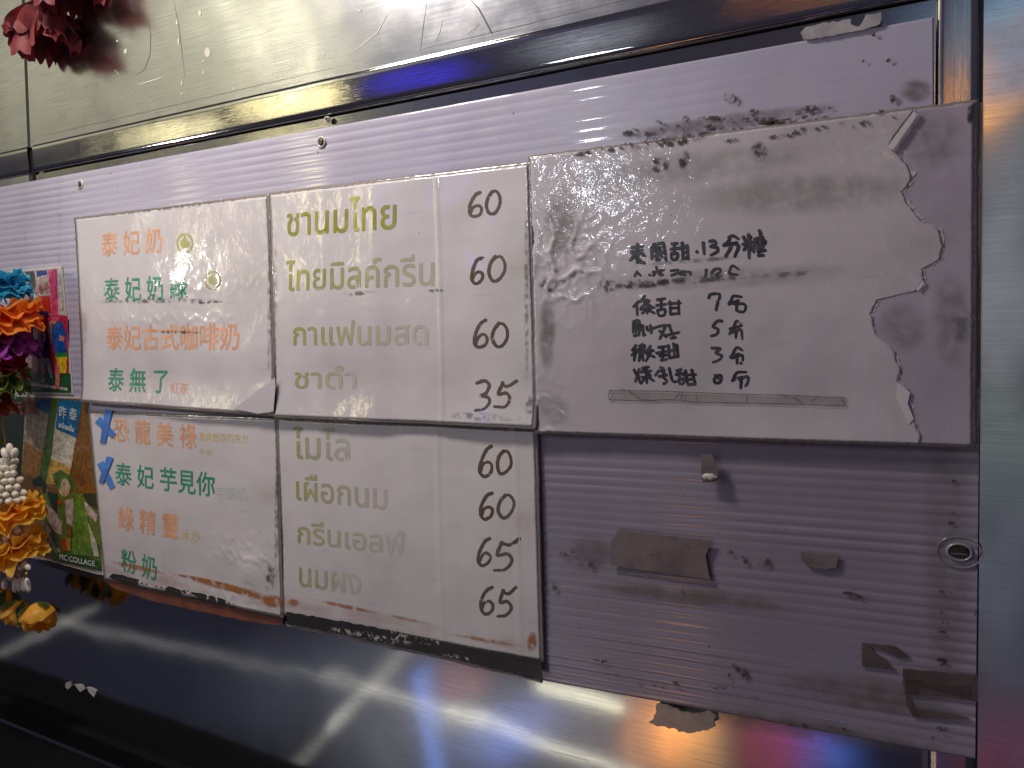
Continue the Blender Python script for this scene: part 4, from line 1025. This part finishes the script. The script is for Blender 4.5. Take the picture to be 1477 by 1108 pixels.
ruffle('ruffled_flower', P(18, 790, GB + .004), 50 * pxm, gold, bg, 4, .42, 12, (R(14), R(-18), 1), 7, tooth=.03)
lump('green_ball', P(-2, 636, GB), 9 * pxm, cloth('green_gold', (150, 146, 30), (90, 100, 20)), bg, 2, 1, 1)
tubeline('string', [P(2, 600, GB), P(8, 640, GB), P(14, 662, GB), P(16, 800, GB), P(34, 826, GB)], .0007, mat('gold_string', (190, 140, 60), .4), bg)
for x, y, dx in ((7, 654, -.5), (14, 648, 0), (21, 654, .5)):
    bead(P(x, y, GB + .01), Vector((dx, 0, 1)).normalized(), 9 * pxm, 5 * pxm)
# drop of white buds and gold balls
for x, y in ((27, 829), (38, 828)):
    bm = bmesh.new(); bmesh.ops.create_uvsphere(bm, u_segments=14, v_segments=10, radius=3 * pxm)
    me = bpy.data.meshes.new('gold_bead'); bm.to_mesh(me); bm.free(); o = link('gold_bead', me, bg, [M['gold']]); o.location = P(x, y, GB + .012) - bg.location
    me.polygons.foreach_set('use_smooth', [True] * len(me.polygons))
for x, y, dx in ((22, 845, .3), (28, 843, .15), (34, 843, 0), (40, 844, -.2), (30, 819, 1), (40, 818, -1), (35, 815, .1)):
    bead(P(x, y, GB + .008), Vector((dx, 0, 1)).normalized(), (11 if y > 830 else 6) * pxm, (4.2 if y > 830 else 4) * pxm)
def rosebud(px, py, r, ax, seed):
    """closed bud: overlapping cupped petals, sepals over the base"""
    c = P(px, py, GB); q = ax.to_track_quat('Z', 'Y').to_matrix()
    rnd = random.Random(seed); V, Fc = [], []
    for L in range(7):
        o = len(V); a0 = L * 2.4; wd = 1.25; rr = r * (.62 + .07 * L); n, m_ = 14, 10
        for i in range(m_ + 1):
            t = i / m_
            for k in range(n + 1):
                s_ = k / n - .5; a = a0 + s_ * 2 * wd * (math.sin(math.pi * min(1, .25 + .75 * t)) * .6 + .5)
                rad_ = rr * math.sin(math.pi * (.06 + .66 * t)) ** .8 * (1 + .10 * t ** 3 * math.sin(9 * s_ + L)) + r * .03 * L
                edge = .18 * abs(s_) ** 2 * 4
                z = r * (-.9 + 1.75 * t * (1 - edge * .5)) + r * .05 * math.sin(12 * s_ + L) * t
                V.append(c + q @ Vector((rad_ * math.cos(a), rad_ * math.sin(a), z)))
        for i in range(m_):
            for k in range(n): a_ = o + i * (n + 1) + k; Fc.append([a_, a_ + 1, a_ + n + 2, a_ + n + 1])
    b = meshobj('rosebud', V, Fc, gold, bg, smooth=True)
    V, Fc = [], []
    for L in range(5):
        a0 = L * 1.257; o = len(V); m_ = 8
        for i in range(m_ + 1):
            t = i / m_; w = .42 * math.sin(math.pi * (t * .85 + .12)) * (1 - t * .5)
            rad_ = r * (1.0 * math.sin(math.pi * (.06 + .5 * t)) ** .8) * 1.38
            for k in (-1, 0, 1):
                V.append(c + q @ Vector((rad_ * math.cos(a0 + k * w), rad_ * math.sin(a0 + k * w), r * (-.98 + 1.1 * t))))
        for i in range(m_):
            for k in range(2): a_ = o + 3 * i + k; Fc.append([a_, a_ + 1, a_ + 4, a_ + 3])
    meshobj('sepals', V, Fc, M['sepal'], b, smooth=True)
M['sepal'] = cloth('sepal_cloth', (70, 104, 28), (40, 74, 20))
rosebud(55, 890, 21 * pxm, Vector((.65, -.35, -.8)), 1)
rosebud(25, 884, 19 * pxm, Vector((-.2, -.4, -1)), 2)
rosebud(2, 868, 21 * pxm, Vector((-.3, -.3, -1)), 3)
# red carnation hanging in front of the upper steel
GR = .025
rf = empty('red_flower', P(48, 30, GR), 'dusky red fabric carnation hanging upside down in the top left corner', 'flower')
redc = cloth('dusky_red_cloth', (150, 56, 60), (106, 40, 46))
def petal(c, a, ln, wd, droop, seed):
    V, Fc = [], []; n, m_ = 16, 8
    d = Vector((math.cos(a), math.sin(a), 0)); sd_ = Vector((-math.sin(a), math.cos(a), 0))
    rnd = random.Random(seed)
    teeth = [rnd.uniform(.9, 1.1) for _ in range(n + 1)]
    for i in range(m_ + 1):
        t = i / m_
        for k in range(n + 1):
            s_ = (k / n - .5) * 2
            l = ln * t * (1 + (teeth[k] - 1) * (t > .9)) * (1 - .16 * s_ * s_)
            p = d * (ln * .55 * math.sin(t * 1.5) * (1 - droop * .3)) + sd_ * (wd * s_ * (.25 + .75 * t ** .7)) + Vector((0, 0, -l * (.55 + .45 * droop) + .0012 * math.sin(s_ * 9 + seed) * t + ln * .12))
            p += d * (.07 * ln * math.cos(s_ * 5 + seed) * t)
            V.append(c + p)
    for i in range(m_):
        for k in range(n): q = i * (n + 1) + k; Fc.append([q, q + 1, q + n + 2, q + n + 1])
    return V, Fc
for (px, py, sz) in ((62, 10, 88), (96, -62, 88)):
    c = P(px, py, GR); V, Fc = [], []
    for k in range(15):
        v_, f_ = petal(c, k * 2.399, sz * pxm * (.8 + .25 * ((k * 7) % 5) / 5), sz * .36 * pxm, .25 + .75 * ((k * 3) % 7) / 7, k)
        o = len(V); V += v_; Fc += [[i + o for i in f] for f in f_]
    meshobj('petals', V, Fc, redc, rf, smooth=True)
    lump('calyx', c + Vector((0, 0, .004)), 14 * pxm, M['sepal'], rf, 4, .8, .9)
tubeline('stem', [P(66, -200, GR), P(62, -60, GR), P(50, 20, GR)], .0012, M['sepal'], rf)
